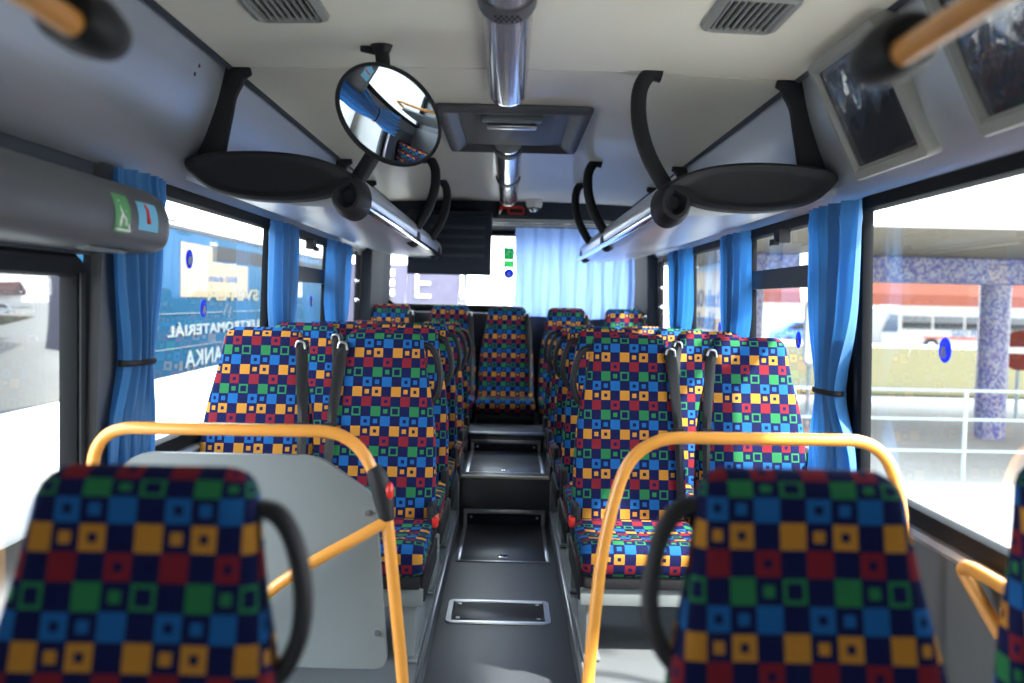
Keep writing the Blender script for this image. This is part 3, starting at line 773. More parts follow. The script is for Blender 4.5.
bm = newbm(); ringloft(bm, [(.086, -.006), (.086, .001), (.13, .003), (.15, .010)], .315, .50, .03, xf, closed=False, cap=True); obj('lid', bm, M['mgrey'], t, ang=30)
bm = newbm(); box(bm, -.11, .10, 3.82, 3.875, .727, .745, .006); hd = obj('hatch_handle', bm, M['steel'], t)
bm = newbm(); box(bm, -.13, .12, 3.72, 3.80, .740, .760, .006); obj('handle_recess', bm, M['lgrey'], t)
for s, lab in ((-1, 'grey slotted air vent in the ceiling at the upper left'), (1, 'grey slotted air vent in the ceiling at the upper right')):
    cx, cy = s * .61, 2.38; zz = ceil_z(.61)
    t = thing('air_vent', lab, 'vent', P(cx, cy, zz))
    tl = lambda u: -(u * s) * .045 + 0
    xf = lambda u, v, h: P(cx + u, cy + v, ceil_z(cx + u) - h)
    bm = newbm(); ringloft(bm, [(0, -.002), (.004, .010), (.02, .016), (.026, .010), (.028, -.002)], .105, .15, .04, xf); obj('frame', bm, M['pgrey'], t)
    bm = newbm(); bm.faces.new([bm.verts.new(xf(u, v, .001)) for u, v in rrect(.08, .125, .02)]); obj('backing', bm, M['black'], t)
    for k in range(9):
        bm = newbm(); u = -.072 + k * .018; tube(bm, [xf(u, -.118, .006), xf(u, .118, .006)], .004, 6, r2=.007); obj('slat', bm, M['pgrey'], t)
# mirror
t = thing('interior_mirror', 'round black-rimmed mirror hanging from the ceiling above the left rack', 'mirror', P(-.40, 2.72, .76))
mc = P(-.370, 2.70, .540)
view = (mc - cam.location).normalized()
right = view.cross(Vector((0, 0, 1))).normalized(); upv = right.cross(view)
tilt = math.radians(42)
az = math.radians(231)
nrm = (-view * math.cos(tilt) + (right * math.cos(az) + upv * math.sin(az)) * math.sin(tilt)).normalized()
bm = newbm(); e1 = nrm.orthogonal().normalized(); e2 = nrm.cross(e1)
Rm = .172; n = 48
def disc(prof, m, name, par):
    b = newbm(); rings = []
    for r, h in prof: rings.append([b.verts.new(mc + (e1 * math.cos(a) + e2 * math.sin(a)) * r + nrm * h) for a in [2 * math.pi * k / n for k in range(n)]])
    for i in range(len(rings) - 1):
        for k in range(n): b.faces.new((rings[i][k], rings[i][(k + 1) % n], rings[i + 1][(k + 1) % n], rings[i + 1][k]))
    b.faces.new(rings[0]); b.faces.new(rings[-1]); return obj(name, b, m, par, ang=35)
sh = disc([(.06, -.05), (.12, -.04), (Rm - .01, -.015), (Rm, 0), (Rm, .008), (Rm - .006, .010), (Rm - .010, .006), (Rm - .011, .0)], M['black'], 'mirror_shell', t)
Rc = .9
M['mirror'] = mat('mirror', (.75, .77, .78), .01, metal=1)
disc([(r, .002 + math.sqrt(Rc * Rc - r * r) - math.sqrt(Rc * Rc - (Rm - .010) ** 2)) for r in [(Rm - .010) * k / 14 for k in range(14, 0, -1)]], M['mirror'], 'mirror_glass', t)
bm = newbm(); tube(bm, smoothpts([P(-.405, 2.78, ceil_z(.4) - .002), P(-.405, 2.78, .752), P(-.402, 2.78, .735), P(-.398, 2.775, .70), P(-.390, 2.76, .65), mc - nrm * .05], 4), .022, 14, rs=[2.1] * 3 + [1.6] * 3 + [1.25] * 3 + [1] * 12 if False else None)
obj('stem', bm, M['black'], t)
bm = newbm(); tube(bm, [P(-.405, 2.78, .790), P(-.405, 2.78, .778), P(-.404, 2.78, .768), P(-.403, 2.78, .745)], .045, 18, r2=.040, rs=[1.05, 1.0, .75, .5]); obj('ceiling_mount', bm, M['black'], t)
bm = newbm(); tube(bm, [P(-.47, 2.80, .765), P(-.42, 2.80, .755)], .02, 12, r2=.012); obj('mount_arm', bm, M['black'], t)

# ------------------------------------------------------------------ display panels on the right cove
for k, (d0, d1) in enumerate(((2.28, 2.77), (1.55, 2.04))):
    lab = ['grey framed dark display covered in crinkled film, on the right cove beside the rack end', 'grey framed dark display nearest the top right corner'][k]
    t = thing('display_panel', lab, 'display', P(1.02, (d0 + d1) / 2, .55))
    a = Vector((.905, 0, .742)); b = Vector((1.072, 0, .395)); ax = (a - b).normalized(); nn = Vector((-ax.z, 0, ax.x)); 
    if nn.x > 0: nn = -nn
    c0 = (a + b) / 2; hh = (a - b).length / 2
    xf = lambda u, v, h: P(0, 0, 0) + Vector((c0.x, (d0 + d1) / 2, c0.z)) + Vector((0, u, 0)) + ax * v + nn * h
    bm = newbm(); ringloft(bm, [(0, -.05), (0, .012), (.006, .022), (.03, .024), (.040, .010), (.040, -.01)], (d1 - d0) / 2, hh, .02, xf); obj('frame', bm, M['pgrey'], t, ang=35)
    bm = newbm(); bm.faces.new([bm.verts.new(xf(u, v, .006)) for u, v in rrect((d1 - d0) / 2 - .035, hh - .035, .01)]); obj('screen', bm, M['screen'], t)
    bm = newbm(); random.seed(3 + k); nx_, ny_ = 22, 20; hw2 = (d1 - d0) / 2 - .055; hh2 = hh - .055
    V = [[bm.verts.new(xf(-hw2 + 2 * hw2 * i / nx_, -hh2 + 2 * hh2 * j / ny_, .010 + (.0012 * math.sin(i * .9 + j * .35) + .001 * random.random() if 2 < i < nx_ - 2 and 1 < j < ny_ - 1 else .003 * random.random()))) for j in range(ny_ + 1)] for i in range(nx_ + 1)]
    for i in range(nx_):
        for j in range(ny_): bm.faces.new((V[i][j], V[i + 1][j], V[i + 1][j + 1], V[i][j + 1]))
    obj('protective_film', bm, M['film'], t, ang=90)

# ------------------------------------------------------------------ curtains
def curtain(side, d0, d1, tie, lab, zt=.345, zb=-.62, seed=1, narrow=.40):
    random.seed(seed); K = 90; R_ = 34; c = (d0 + d1) / 2; W = (d1 - d0)
    t = thing('window_curtain', lab, 'curtain', P(side * 1.1, c, zt), 'gathered blue curtains at the side windows')
    ph = random.random() * 6; bm = newbm(); rows = []
    for j in range(R_ + 1):
        z = zt + (zb - zt) * j / R_
        if tie is not None:
            f = 1 - (1 - narrow) * math.exp(-((z - tie) / (.20 if z > tie else .13)) ** 2)
        else: f = 1 - .3 * (j / R_)
        row = []
        for k in range(K + 1):
            u = k / K
            am = (.023 + .010 * (1 - f)) * (1 if j > 1 else .7)
            x = am * math.sin(u * 2 * math.pi * 5.5 + ph + .5 * math.sin(z * 4)) + .008 * math.sin(u * 2 * math.pi * 11 + z * 5 + ph * 2)
            if j < 3: x += .006 * math.sin(u * 2 * math.pi * 17)
            dd = c + (u - .5) * W * f + .006 * math.sin(z * 11 + u * 9) + (.0 if tie is None else W * .10 * (1 - f))
            env = 1 - .35 * (2 * u - 1) ** 4
            bulge = .02 * math.sin(math.pi * u) * f
            row.append(bm.verts.new(P(side * (Xw(z) - .060 - bulge + x * env), dd, z)))
        rows.append(row)
    for j in range(R_):
        for k in range(K): bm.faces.new((rows[j][k], rows[j][k + 1], rows[j + 1][k + 1], rows[j + 1][k]))
    obj('curtain_cloth', bm, M['curtain'], t, ang=180)
    if tie is not None:
        bm = newbm(); w2 = W * narrow * .5 + .012; xc = Xw(tie) - .066
        loop = [P(side * (xc + .036 * math.cos(a)), c + W * .10 * (1 - narrow) + w2 * math.sin(a), tie) for a in [2 * math.pi * k / 28 for k in range(29)]]
        tube(bm, loop, .0035, 8, up=(0, 0, 1), r2=.009, caps=False); obj('tieback', bm, M['black'], t)
    return t
curtain(1, 2.84, 3.27, -.285, 'blue curtain tied with a black band beside the large right window', seed=2, narrow=.45)
curtain(1, 4.12, 4.62, -.32, 'gathered blue curtain between the second and third right windows', seed=3, narrow=.42)
curtain(1, 5.42, 6.14, -.32, 'gathered blue curtain at the rear end of the right windows', seed=4, narrow=.42)
curtain(-1, 2.50, 2.82, -.205, 'blue curtain tied with a black band right behind the left door', seed=5, narrow=.55)
curtain(-1, 4.12, 4.62, -.32, 'gathered blue curtain after the big left window', seed=6, narrow=.42)
curtain(-1, 5.42, 6.16, -.32, 'gathered blue curtain at the rear end of the left windows', seed=8, narrow=.42)
# rear curtain
t = thing('rear_curtain', 'pale translucent blue curtain drawn over the right half of the rear window', 'curtain', P(.5, 7.1, .57))
bm = newbm(); rows = []
for j in range(31):
    z = .575 - .70 * j / 30; row = []
    for k in range(141):
        u = k / 140
        x = .045 + .94 * u + .006 * math.sin(z * 9 + u * 20)
        y = 7.09 + .016 * math.sin(u * 55 + .8 * math.sin(z * 3)) + .010 * math.sin(u * 23 + z * 2) + .004 * math.sin(u * 140)
        row.append(bm.verts.new(P(x - .01 * j / 30, y, z + .008 * math.sin(u * 8) * j / 30)))
    rows.append(row)
for j in range(30):
    for k in range(140): bm.faces.new((rows[j][k], rows[j][k + 1], rows[j + 1][k + 1], rows[j + 1][k]))
obj('curtain_cloth', bm, M['sheer'], t, ang=180)
bm = newbm()
for zz in (.592, .61): tube(bm, [P(-.14, 7.06, zz), P(1.0, 7.06, zz)], .005, 8)
tag(obj('curtain_track', bm, M['steel']), 'thin double steel rod above the rear curtain', 'curtain rail')
# curtain loops on rear right column
for s in (-1, 1):
    t = thing('curtain_cord_holder', 'black rod with small knobs beside the %s rear column' % ('right' if s > 0 else 'left'), 'holder', P(s * 1.13, 6.6, 0))
    bm = newbm(); tube(bm, [P(s * 1.115, 6.55, .33), P(s * 1.125, 6.55, -.3)], .006, 8); obj('rod', bm, M['black'], t)
    for z in (.12, -.02):
        bm = newbm(); ball(bm, P(s * 1.105, 6.54, z), .016, .016, .016, 10, 8); obj('knob', bm, M['chrome'], t)

# ------------------------------------------------------------------ rear fittings
t = thing('fold_down_panel', 'dark grey ribbed panel hanging in front of the rear window, left of centre', 'panel', P(-.45, 6.7, .6))
bm = newbm(); box(bm, -.765, -.140, 6.72, 6.76, .185, .62, .008); pb = obj('panel_body', bm, M['rear'], t)
bm = newbm()
for z in (.33, .40, .47, .54): box(bm, -.60, -.19, 6.714, 6.722, z - .012, z + .012, .003)
obj('rib', bm, M['dgrey'], pb)
bm = newbm(); box(bm, -.765, -.14, 6.74, 7.05, .62, .66, .01); obj('top_bracket', bm, M['rear'], t)
# hammer
t = thing('emergency_hammer', 'red emergency hammer on the dark header above the rear window', 'hammer', P(0, 6.98, .68))
Yh = 7.005
bm = newbm(); box(bm, -.105, .13, Yh, Yh + .02, .655, .745, .006); obj('backing_plate', bm, M['black'], t)
bm = newbm(); tube(bm, [P(-.075, Yh - .012, .735), P(-.082, Yh - .012, .695)], .014, 12); tube(bm, [P(-.075, Yh - .012, .722), P(.09, Yh - .012, .722)], .010, 10); obj('hammer_body', bm, M['red'], t)
bm = newbm(); tube(bm, [P(-.083, Yh - .012, .695), P(-.09, Yh - .012, .665)], .008, 10, rs=[1, .35]); obj('hammer_tip', bm, M['steel'], t)
bm = newbm(); tube(bm, rpath([P(-.02, Yh - .014, .722), P(-.02, Yh - .014, .676), P(.095, Yh - .014, .672), P(.095, Yh - .014, .722)], .01, 3), .006, 8); obj('guard_loop', bm, M['red'], t)
t = thing('dome_camera', 'small white dome camera on the ceiling edge right of the red hammer', 'camera', P(.19, 6.85, .75))
bm = newbm(); tube(bm, [P(.175, 6.86, .79), P(.175, 6.86, .735), P(.175, 6.86, .71)], .062, 20, rs=[1, 1, .82]); obj('housing', bm, M['white'], t)
bm = newbm(); ball(bm, P(.175, 6.86, .71), .042, .042, .040); dm = obj('dome', bm, M['screen'], t)
bm = newbm(); ball(bm, P(.175, 6.825, .69), .014, .010, .014); obj('lens', bm, M['chrome'], dm)
# stickers on the rear window
Yg = 7.374
t = thing('exit_sticker', 'green emergency exit sticker on the rear window beside the pale curtain', 'sticker', P(0, Yg, .35))
bm = newbm(); box(bm, -.052, .036, Yg, Yg + .004, .335, .435); obj('upper_field', bm, M['greenfilm'], t, smooth=False)
bm = newbm(); box(bm, -.052, .036, Yg, Yg + .004, .272, .330); obj('lower_field', bm, M['lgreenfilm'], t, smooth=False)
bm = newbm(); yy = Yg - .004
def strokes(bm, segs):
    for pts, r in segs: tube(bm, [P(a, yy, b) for a, b in pts], r, 6)
strokes(bm, [([(-.008, .420), (-.008, .416)], .007), ([(-.006, .408), (-.016, .385), (-.006, .37), (-.014, .348)], .005), ([(-.016, .385), (-.032, .376), (-.036, .36)], .004), ([(-.03, .405), (-.006, .405), (.010, .392)], .004), ([(.022, .425), (.022, .345)], .004), ([(-.04, .425), (.022, .425)], .003)])
obj('running_figure', bm, M['white'], t)
bm = newbm(); strokes(bm, [([(-.040, .32), (-.040, .282)], .003), ([(-.03, .282), (-.012, .282), (-.012, .318), (-.03, .318), (-.03, .282)], .003), ([(.0, .318), (.020, .318), (.020, .282), (.0, .282), (.0, .318)], .003), ([(.0, .30), (.018, .30)], .003)])
obj('window_symbol', bm, M['white'], t)
def round_sticker(c, nrm_, up_, r, lab, m=None):
    c = Vector(c); nrm_ = Vector(nrm_).normalized(); up_ = Vector(up_); rt = up_.cross(nrm_).normalized()
    b = newbm(); tube(b, [c, c + nrm_ * .002], r, 28); o = tag(obj('belt_sticker', b, M['bluefilm']), lab, 'sticker', 'round blue seat belt stickers')
    b = newbm()
    q = lambda a, z: c + rt * a * r + up_ * z * r + nrm_ * .004
    tube(b, [q(0, .52), q(0, .50)], r * .16, 8); tube(b, [q(0, .30), q(-.05, -.1), q(0, -.3)], r * .16, 8); tube(b, [q(0, -.3), q(.35, -.45)], r * .10, 8); tube(b, [q(-.2, .2), q(.25, -.2)], r * .07, 8); tube(b, [q(-.35, .1), q(-.35, -.55), q(.1, -.6)], r * .08, 8)
    obj('seated_figure', b, M['whitefilm'], o); return o
round_sticker(P(-.005, Yg, .222), (0, -1, 0), (0, 0, 1), .042, 'round blue seat belt sticker on the rear window under the green exit sticker')
def ws(side, d, z, lab, r=.034):
    x = Xw(z) + .0075; round_sticker(P(side * x, d, z), (-side, 0, 0), (0, 0, 1), r, lab)
ws(1, 2.40, -.105, 'round blue sticker on the big right window in front of the parked white bus')
ws(1, 3.62, -.13, 'round blue sticker on the right window with the sliding vent')
ws(1, 4.98, -.125, 'round blue sticker on the farther right window beside the gathered curtain')
ws(-1, 3.45, -.055, 'round blue sticker low in the middle of the big left window')
ws(-1, 3.28, .125, 'round blue sticker high on the big left window over the painted poster reflection')
ws(-1, 5.32, -.03, 'round blue sticker on the left window with the sliding vent')

# ------------------------------------------------------------------ floor hatches
def xff(cx, cy, z): return lambda u, v, h: P(cx + u, cy + v, z + h)
t = thing('floor_hatch', 'small rectangular aisle floor hatch with a bright metal frame', 'hatch', P(-.015, 3.70, -1.3))
xf = xff(-.015, 3.705, -1.3)
bm = newbm(); ringloft(bm, [(0, .0), (0.002, .006), (.022, .006), (.024, .0)], .215, .14, .03, xf); fr = obj('frame', bm, M['steel'], t, ang=35)
bm = newbm(); ringloft(bm, [(.026, .0005), (.030, .003)], .215, .14, .01, xf, closed=False, cap=True); pl = obj('lid', bm, M['floor'], t)
for a in (-.165, .165):
    for b_ in (-.085, .085):
        q = newbm(); cyl(q, P(-.015 + a, 3.705 + b_, -1.298), P(-.015 + a, 3.705 + b_, -1.294), .009, 10); obj('screw', q, M['steel'], pl)
def big_hatch(d0, d1, z, zr, lab):
    t = thing('floor_hatch', lab, 'hatch', P(0, d0, z))
    L = d1 - .008
    bm = newbm(); w_ = .235; f = .020
    box(bm, -w_, w_, d0, d0 + f, z, z + .005, .002); 
    for s in (-1, 1):
        box(bm, s * w_ - (f if s > 0 else 0), s * w_ + (f if s < 0 else 0), d0 + f, L, z, z + .005, .002)
        box(bm, s * w_ - (f if s > 0 else 0), s * w_ + (f if s < 0 else 0), L - .006, d1 - .001, z + .001, zr, .002)
    box(bm, -w_, w_, L - .008, d1 - .001, zr - .024, zr, .002)
    obj('frame', bm, M['steel'], t, ang=35)
    bm = newbm(); box(bm, -w_ + f + .006, w_ - f - .006, d0 + f + .006, L - .006, z, z + .003, .001); lid = obj('lid', bm, M['floor'], t, ang=35)
    bm = newbm(); box(bm, -w_ + f + .004, w_ - f - .004, L - .003, d1 - .001, z + .006, zr - .028, .001); rs_ = obj('riser_plate', bm, M['rear'], t, ang=35)
    screws([(-w_ + .045, L - .004, zr - .045), (w_ - .045, L - .004, zr - .045)], M['steel'], rs_)
    bm = newbm(); box(bm, -.025, .025, d0 + .07, d0 + .12, z + .003, z + .006, .002); lt = obj('finger_latch', bm, M['chrome'], lid)
    bm = newbm(); box(bm, -.014, .014, d0 + .082, d0 + .10, z + .006, z + .008, .0005); obj('latch_slot', bm, M['black'], lt)
big_hatch(4.42, STEP, -1.3, -1.205, 'large aisle floor hatch running up to the step with thin metal edges')
big_hatch(5.24, 6.02, -1.013, -.935, 'floor hatch on the raised aisle floor in front of the back row')

# ------------------------------------------------------------------ outside
GZ = -1.75
M['asph'] = mat('pale paving', (.36, .35, .33), .8, noise=.12, nscale=3, spec=0)
M['grass'] = mat('dry grass', (.075, .068, .040), .9, noise=.25, nscale=4, spec=0)
M['conc'] = mat('concrete', (.15, .135, .11), .8, noise=.1, nscale=3, spec=.1)
M['buswhite'] = mat('white coach paint', (.82, .82, .82), .35, coat=.3)
M['blueband'] = mat('reflected blue livery', (.0008, .034, .075), .5, spec=.05, noise=.1, nscale=1)  # reflection of our own blue side put into the colour
M['darkglass'] = mat('dark coach glass', (.01, .012, .016), .04, spec=.5)
M['creamboard'] = mat('cream poster and poster reflection', (.13, .095, .05), .6)
M['red_roof'] = mat('red roof', (.10, .035, .025), .7, noise=.15, nscale=2, spec=0)
M['ptred'] = mat('faded red paint', (.16, .03, .02), .6, spec=.1)
M['farwhite'] = mat('grey-white coach paint', (.15, .15, .15), .6, spec=.1)  # white coach paint set to a much darker grey
M['galv'] = mat('painted railing', (.28, .33, .36), .5)
M['yelltxt'] = mat('pale yellow reflected lettering', (.10, .09, .05), .5)
M['wtext'] = mat('pale reflected lettering', (.10, .12, .13), .5)
M['purple'] = mat('violet board', (.055,.05,.085), .6, noise=.2, nscale=3)
M['bdsky'] = mat('sky blue print', (.04, .10, .16), .6)
M['textblue'] = mat('blue lettering, real and reflected', (.02, .045, .11), .6, spec=.1)
def mosaic():
    m = bpy.data.materials.new('mosaic tiles'); m.use_nodes = True; n = m.node_tree.nodes; l = m.node_tree.links; b = n['Principled BSDF']
    tc = n.new('ShaderNodeTexCoord'); v = n.new('ShaderNodeTexVoronoi'); v.inputs['Scale'].default_value = 34; v.inputs['Randomness'].default_value = .3
    r = n.new('ShaderNodeValToRGB'); r.color_ramp.interpolation = 'CONSTANT'; e = r.color_ramp.elements
    e[0].color = (.05, .05, .19, 1); e[1].position = .35; e[1].color = (.12, .12, .26, 1); q = e.new(.6); q.color = (.22, .21, .26, 1)
    s = n.new('ShaderNodeSeparateColor'); l.new(tc.outputs['Object'], v.inputs[0]); l.new(v.outputs['Color'], s.inputs[0]); l.new(s.outputs[0], r.inputs[0]); l.new(r.outputs[0], b.inputs['Base Color'])
    b.inputs['Roughness'].default_value = .4; return m
M['mosaic'] = mosaic()
bm = newbm(); box(bm, -90, 120, -50, 160, GZ - .3, GZ); struct(obj('floor_ground', bm, M['asph'], smooth=False)).name = 'ground'
bm = newbm(); box(bm, 4.5, 60, 18, 41, GZ - .02, GZ + .03); tag(obj('lawn', bm, M['grass'], smooth=False), 'yellowish green lawn beyond the railing, seen through the right window', 'grass', kind='structure')
# station canopy, beam and column
t = thing('station_canopy', 'concrete bus station canopy with white edge above the mosaic column', 'canopy', P(6.8, 12, GZ))
bm = newbm(); box(bm, 2.6, 15, 7.7, 17, .72, .98, .02); obj('roof_slab', bm, M['conc'], t, smooth=False)
bm = newbm(); box(bm, 2.5, 15, 7.55, 7.7, .70, 1.05, .01); box(bm, 2.45, 2.6, 7.55, 17, .70, 1.05, .01); obj('white_fascia', bm, M['buswhite'], t, smooth=False)
bm = newbm(); box(bm, 3.0, 7.0, 12.15, 12.65, .37, .72, .02); obj('mosaic_beam', bm, M['mosaic'], t, smooth=False)
for x_ in (3.3, 6.7):
    bm = newbm(); tube(bm, [P(x_, 12.4, GZ), P(x_, 12.4, .38)], .20, 28); obj('column', bm, M['mosaic'], t)
# railing
t = thing('street_railing', 'pale blue-grey tubular railing along the pavement in front of the lawn', 'railing', P(8, 9.3, GZ))
for z in (-.82, -1.12, -1.45):
    bm = newbm(); tube(bm, [P(2.9, 9.2, z), P(16, 9.6, z)], .018, 8); obj('rail', bm, M['galv'], t)
for k in range(8):
    bm = newbm(); x_ = 2.95 + k * 1.8; d = 9.2 + .4 * (x_ - 2.9) / 13.1; tube(bm, [P(x_, d, GZ), P(x_, d, -.82)], .022, 8); obj('post', bm, M['galv'], t)
# parked coach on the right
bx0, bx1, by0, by1 = 24.0, 26.4, 37, 60
BY = 45.0
t = thing('parked_bus', 'white parked coach with a row of dark windows beyond the lawn', 'bus', P(25, BY, -2.3))
x0, x1 = 18.6, 31.0; zb_, zt_ = -2.05, .22
bm = newbm(); prism(bm, [(x0 + .1, zb_ + .1), (x1, zb_ + .1), (x1, zt_ - .15), (x1 - .2, zt_), (x0 + .9, zt_), (x0 + .5, zt_ - .15), (x0, -1.2)], lambda a, b: P(a, BY, b), lambda a, b: P(a, BY + 2.4, b)); bmesh.ops.bevel(bm, geom=bm.edges[:], offset=.06, segments=2, affect='EDGES'); obj('body', bm, M['farwhite'], t)
bm = newbm(); prism(bm, [(x0 + .12, -1.1), (x0 + .9, -1.1), (x0 + .9, -.25), (x0 + .5, -.22)], lambda a, b: P(a, BY - .03, b), lambda a, b: P(a, BY + .05, b)); obj('window', bm, M['darkglass'], t, smooth=False)
for k in range(7):
    bm = newbm(); a = x0 + 1.1 + k * 1.6; box(bm, a, a + 1.5, BY - .03, BY + .05, -.95, -.28, .04); obj('window', bm, M['darkglass'], t)
bm = newbm(); box(bm, x0 + 2.2, x1 - .5, BY - .02, BY + .02, -1.42, -1.32); obj('red_stripe', bm, M['ptred'], t, smooth=False)
bm = text_mesh('SAD PREŠOV', .45); place_bm(bm, lambda c: P(x0 + 3.6 + c.x, BY - .02 - c.z, -1.28 + c.y)); obj('lettering', bm, M['textblue'], t, smooth=False)
for a in (x0 + 2.6, x1 - 2.6):
    bm = newbm(); cyl(bm, P(a, BY - .02, zb_ + .25), P(a, BY + .3, zb_ + .25), .42, 24); w_ = obj('wheel', bm, M['gasket'], t)
    bm = newbm(); cyl(bm, P(a, BY - .05, zb_ + .25), P(a, BY + .1, zb_ + .25), .2, 16); obj('hub', bm, M['steel'], w_)
# parked cars left of it
for k, (a, m_, lab) in enumerate(((14.3, M['signblue'], 'dark blue parked car left of the white coach'), (9.5, M['silver'], 'silver parked car farthest left beyond the lawn'))):
    t = thing('parked_car', lab, 'car', P(a, BY + 3, -2.0)); y = BY + 3
    bm = newbm(); prism(bm, [(a, -1.9), (a + 3.4, -1.9), (a + 3.4, -1.3), (a + 2.8, -1.15), (a + 2.3, -.75), (a + 1.0, -.75), (a + .5, -1.2), (a, -1.35)], lambda p, q: P(p, y, q), lambda p, q: P(p, y + 1.6, q)); bmesh.ops.bevel(bm, geom=bm.edges[:], offset=.08, segments=2, affect='EDGES'); obj('body', bm, m_, t)
    bm = newbm(); prism(bm, [(a + .6, -1.2), (a + 2.65, -1.15), (a + 2.25, -.82), (a + 1.05, -.82)], lambda p, q: P(p, y - .02, q), lambda p, q: P(p, y + .02, q)); obj('window', bm, M['darkglass'], t, smooth=False)
    for q in (.7, 2.7):
        bm = newbm(); cyl(bm, P(a + q, y - .02, -1.85), P(a + q, y + .3, -1.85), .3, 16); obj('wheel', bm, M['gasket'], t)
# long building behind
t = thing('station_building', 'long low building with a red-brown roof behind the parked coach', 'building', P(30, 72, -2.5))
bm = newbm(); box(bm, 16, 80, 70, 80, -2.5, .3); obj('wall', bm, M['buswhite'], t, smooth=False)
bm = newbm(); prism(bm, [(69, .3), (81, .3), (81, 1.2), (75, 2.6), (69, 1.2)], lambda a, b: P(15, a, b), lambda a, b: P(82, a, b)); obj('roof', bm, M['red_roof'], t, smooth=False)
# signs
t = thing('bus_stop_sign', 'tall rounded white bus stop sign on a pole outside the vented right window', 'sign', P(4.3, 11.7, GZ))
bm = newbm(); ringloft(bm, [(0, -.02), (0, .02)], .10, .45, .09, lambda u, v, h: P(4.45 + u, 13.2 - h, -.38 + v), closed=False, cap=True); obj('sign_board', bm, M['buswhite'], t)
bm = newbm(); ringloft(bm, [(0, -.03), (0, .0), (.03, 0), (.03, -.03)], .12, .47, .11, lambda u, v, h: P(4.45 + u, 13.2 + h, -.38 + v)); obj('rim', bm, M['galv'], t)
bm = newbm(); tube(bm, [P(4.45, 13.25, GZ), P(4.45, 13.25, .2)], .03, 8); obj('pole', bm, M['galv'], t)
t = thing('no_entry_sign', 'round red sign with a white bar at the right edge outside the big window', 'sign', P(8.1, 14.2, GZ))
bm = newbm(); cyl(bm, P(8.12, 14.2, -.60), P(8.12, 14.23, -.60), .32, 28); dd = obj('disc', bm, M['ptred'], t)
bm = newbm(); box(bm, 7.90, 8.34, 14.185, 14.2, -.65, -.55); obj('white_bar', bm, M['white'], dd, smooth=False)
bm = newbm(); tube(bm, [P(8.12, 14.26, GZ), P(8.12, 14.26, -.4)], .03, 8); obj('pole', bm, M['galv'], t)
# poster board to the rear right
t = thing('advertising_board', 'cream and blue advertising board seen through the farther right window', 'board', P(3.6, 15, GZ))
def yb(c0, c1, z0, z1, m, nm, o=0, par=t):
    b = newbm(); box(b, 3.4 - o, 3.45, c0, c1, z0, z1); return obj(nm, b, m, par, smooth=False)
yb(12.9, 19, -.65, .58, M['creamboard'], 'cream_field'); yb(12.9, 19, .58, .69, M['bdsky'], 'blue_field'); yb(12.9, 19, GZ, -.65, M['bdsky'], 'lower_field')
for s_, z_ in (('MAO elect', -.02), ('Prešovská', -.40)):
    bm = text_mesh(s_, .42, bold=.006); place_bm(bm, lambda c: P(3.39 - c.z, 16.9 - c.x * 1.25, z_ + c.y)); obj('lettering', bm, M['textblue'], t, smooth=False)
# neighbouring coach on the left, its window reflections painted on as solid parts
NX = -2.80
t = thing('neighbour_bus', 'white coach with painted reflections of blue livery and mirrored lettering standing close on the left', 'bus', P(NX - 1.2, 7, GZ))
bm = newbm(); box(bm, NX - 2.4, NX, 2.2, 14.5, GZ + .25, .86, .12, 4); obj('body', bm, M['buswhite'], t)
bm = newbm(); box(bm, NX - .02, NX + .012, 5.75, 14.2, -.69, .54, .02); obj('blue_reflection', bm, M['blueband'], t)  # blue reflection in the coach windows, painted as a flat band
bm = newbm(); box(bm, NX - .02, NX + .012, 2.5, 5.70, -.69, .54, .02); obj('window', bm, M['darkglass'], t)
bm = newbm(); box(bm, NX - .02, NX + .016, 2.4, 14.3, .54, .57); box(bm, NX - .02, NX + .016, 2.4, 14.3, .60, .61); obj('roof_gutter', bm, M['black'], t, smooth=False)
bm = newbm(); box(bm, NX, NX + .02, 7.64, 8.45, -.03, .44); box(bm, NX, NX + .02, 8.45, 9.6, -.03, .30); obj('poster_reflection', bm, M['creamboard'], t, smooth=False)  # reflected poster painted onto the coach glass as cream plates
bm = newbm(); box(bm, NX, NX + .015, 8.46, 13.9, .32, .46); obj('dark_window', bm, M['gasket'], t, smooth=False)
def reflected_text(s_, size, d_end, z, m, stretch=1.0):
    b = text_mesh(s_, size, bold=.004, spacing=1.08); place_bm(b, lambda c: P(NX + .02 + c.z, d_end - c.x * stretch, z + c.y)); return obj('lettering', b, m, t, smooth=False)  # mirrored words of a reflection, modelled as flat letters
reflected_text('SVETLÁ', .16, 10.0, -.055, M['yelltxt'], 3.0)
reflected_text('ELEKTROMATERIÁL', .125, 10.2, -.36, M['wtext'], 2.45)
reflected_text('POLIANKA', .20, 9.5, -.64, M['wtext'], 1.7)
reflected_text('IMAO electric', .085, 9.2, .12, M['textblue'], 1.6)
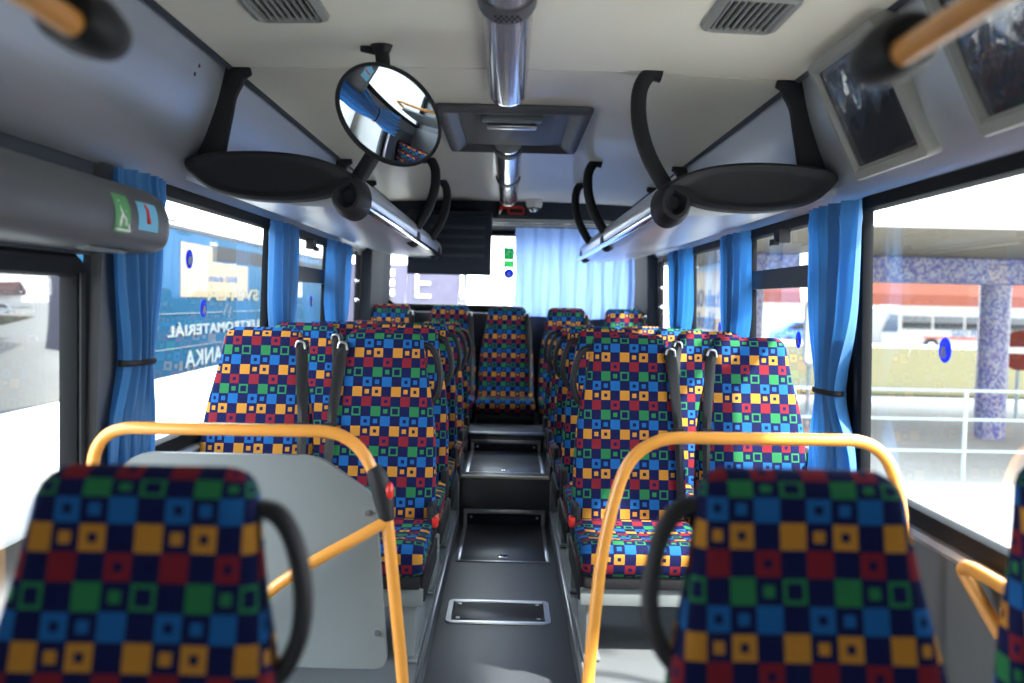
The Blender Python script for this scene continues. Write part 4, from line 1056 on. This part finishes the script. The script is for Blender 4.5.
for z in (-.17, -.46):
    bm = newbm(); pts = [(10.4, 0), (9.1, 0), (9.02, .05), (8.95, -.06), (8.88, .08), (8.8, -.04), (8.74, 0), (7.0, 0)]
    tube(bm, [P(NX + .02, d, z + h) for d, h in pts], .003, 6); obj('pulse_line_reflection', bm, M['wtext'], t)  # belongs to the reflected graphics painted on the glass
for d in (4.2, 12.3):
    bm = newbm(); cyl(bm, P(NX - .2, d, GZ + .48), P(NX + .03, d, GZ + .48), .48, 28); w_ = obj('wheel', bm, M['gasket'], t)
    bm = newbm(); cyl(bm, P(NX, d, GZ + .48), P(NX + .05, d, GZ + .48), .22, 18); obj('hub', bm, M['steel'], w_)
# violet board and bus behind the rear window
t = thing('shop_front', 'pale violet shop front with white letters seen through the rear window', 'building', P(-2, 16, GZ))
bm = newbm(); box(bm, -3.4, -.85, 18, 18.3, GZ, .68); obj('violet_wall', bm, M['purple'], t, smooth=False)
bm = text_mesh('E  L', .85, bold=-.012); place_bm(bm, lambda c: P(-1.95 + c.x, 17.97 - c.z, .02 + c.y)); obj('lettering', bm, M['white'], t, smooth=False)
for z in (.05, .25, .45):
    bm = newbm(); box(bm, -2.95 + z * .2, -2.3, 17.95, 18.0, z, z + .12); obj('white_bar', bm, M['white'], t, smooth=False)
# trees
def tree(x, y, h, seed, lab):
    random.seed(seed); bm = newbm()
    def br(p, d, L, r, n):
        q = p + d * L; tube(bm, [p, (p + q) / 2 + Vector((random.uniform(-1, 1), random.uniform(-1, 1), 0)) * L * .05, q], r, 5, rs=[1, .85, .65])
        if n == 0: return
        for k in range(3 if n > 1 else 4):
            dd = (d + Vector((random.uniform(-.8, .8), random.uniform(-.8, .8), random.uniform(-.1, .5)))).normalized(); br(p + d * L * random.uniform(.6, 1), dd, L * random.uniform(.6, .8), r * .6, n - 1)
    br(P(x, y, GZ), Vector((0, 0, 1)), h * .3, .14, 5)
    tag(obj('bare_tree', bm, bark, ang=180), lab, 'tree', 'bare trees behind the left coach')
bark = mat('twig bark', (.30, .22, .15), .9, noise=.2)
tree(-9, 17, 9, 1, 'bare brown tree over the left coach roof, nearest of the group')
tree(-12, 26, 10, 2, 'bare brown tree over the left coach roof, middle of the group')
tree(-11, 38, 10, 3, 'bare brown tree over the left coach roof, farthest of the group')
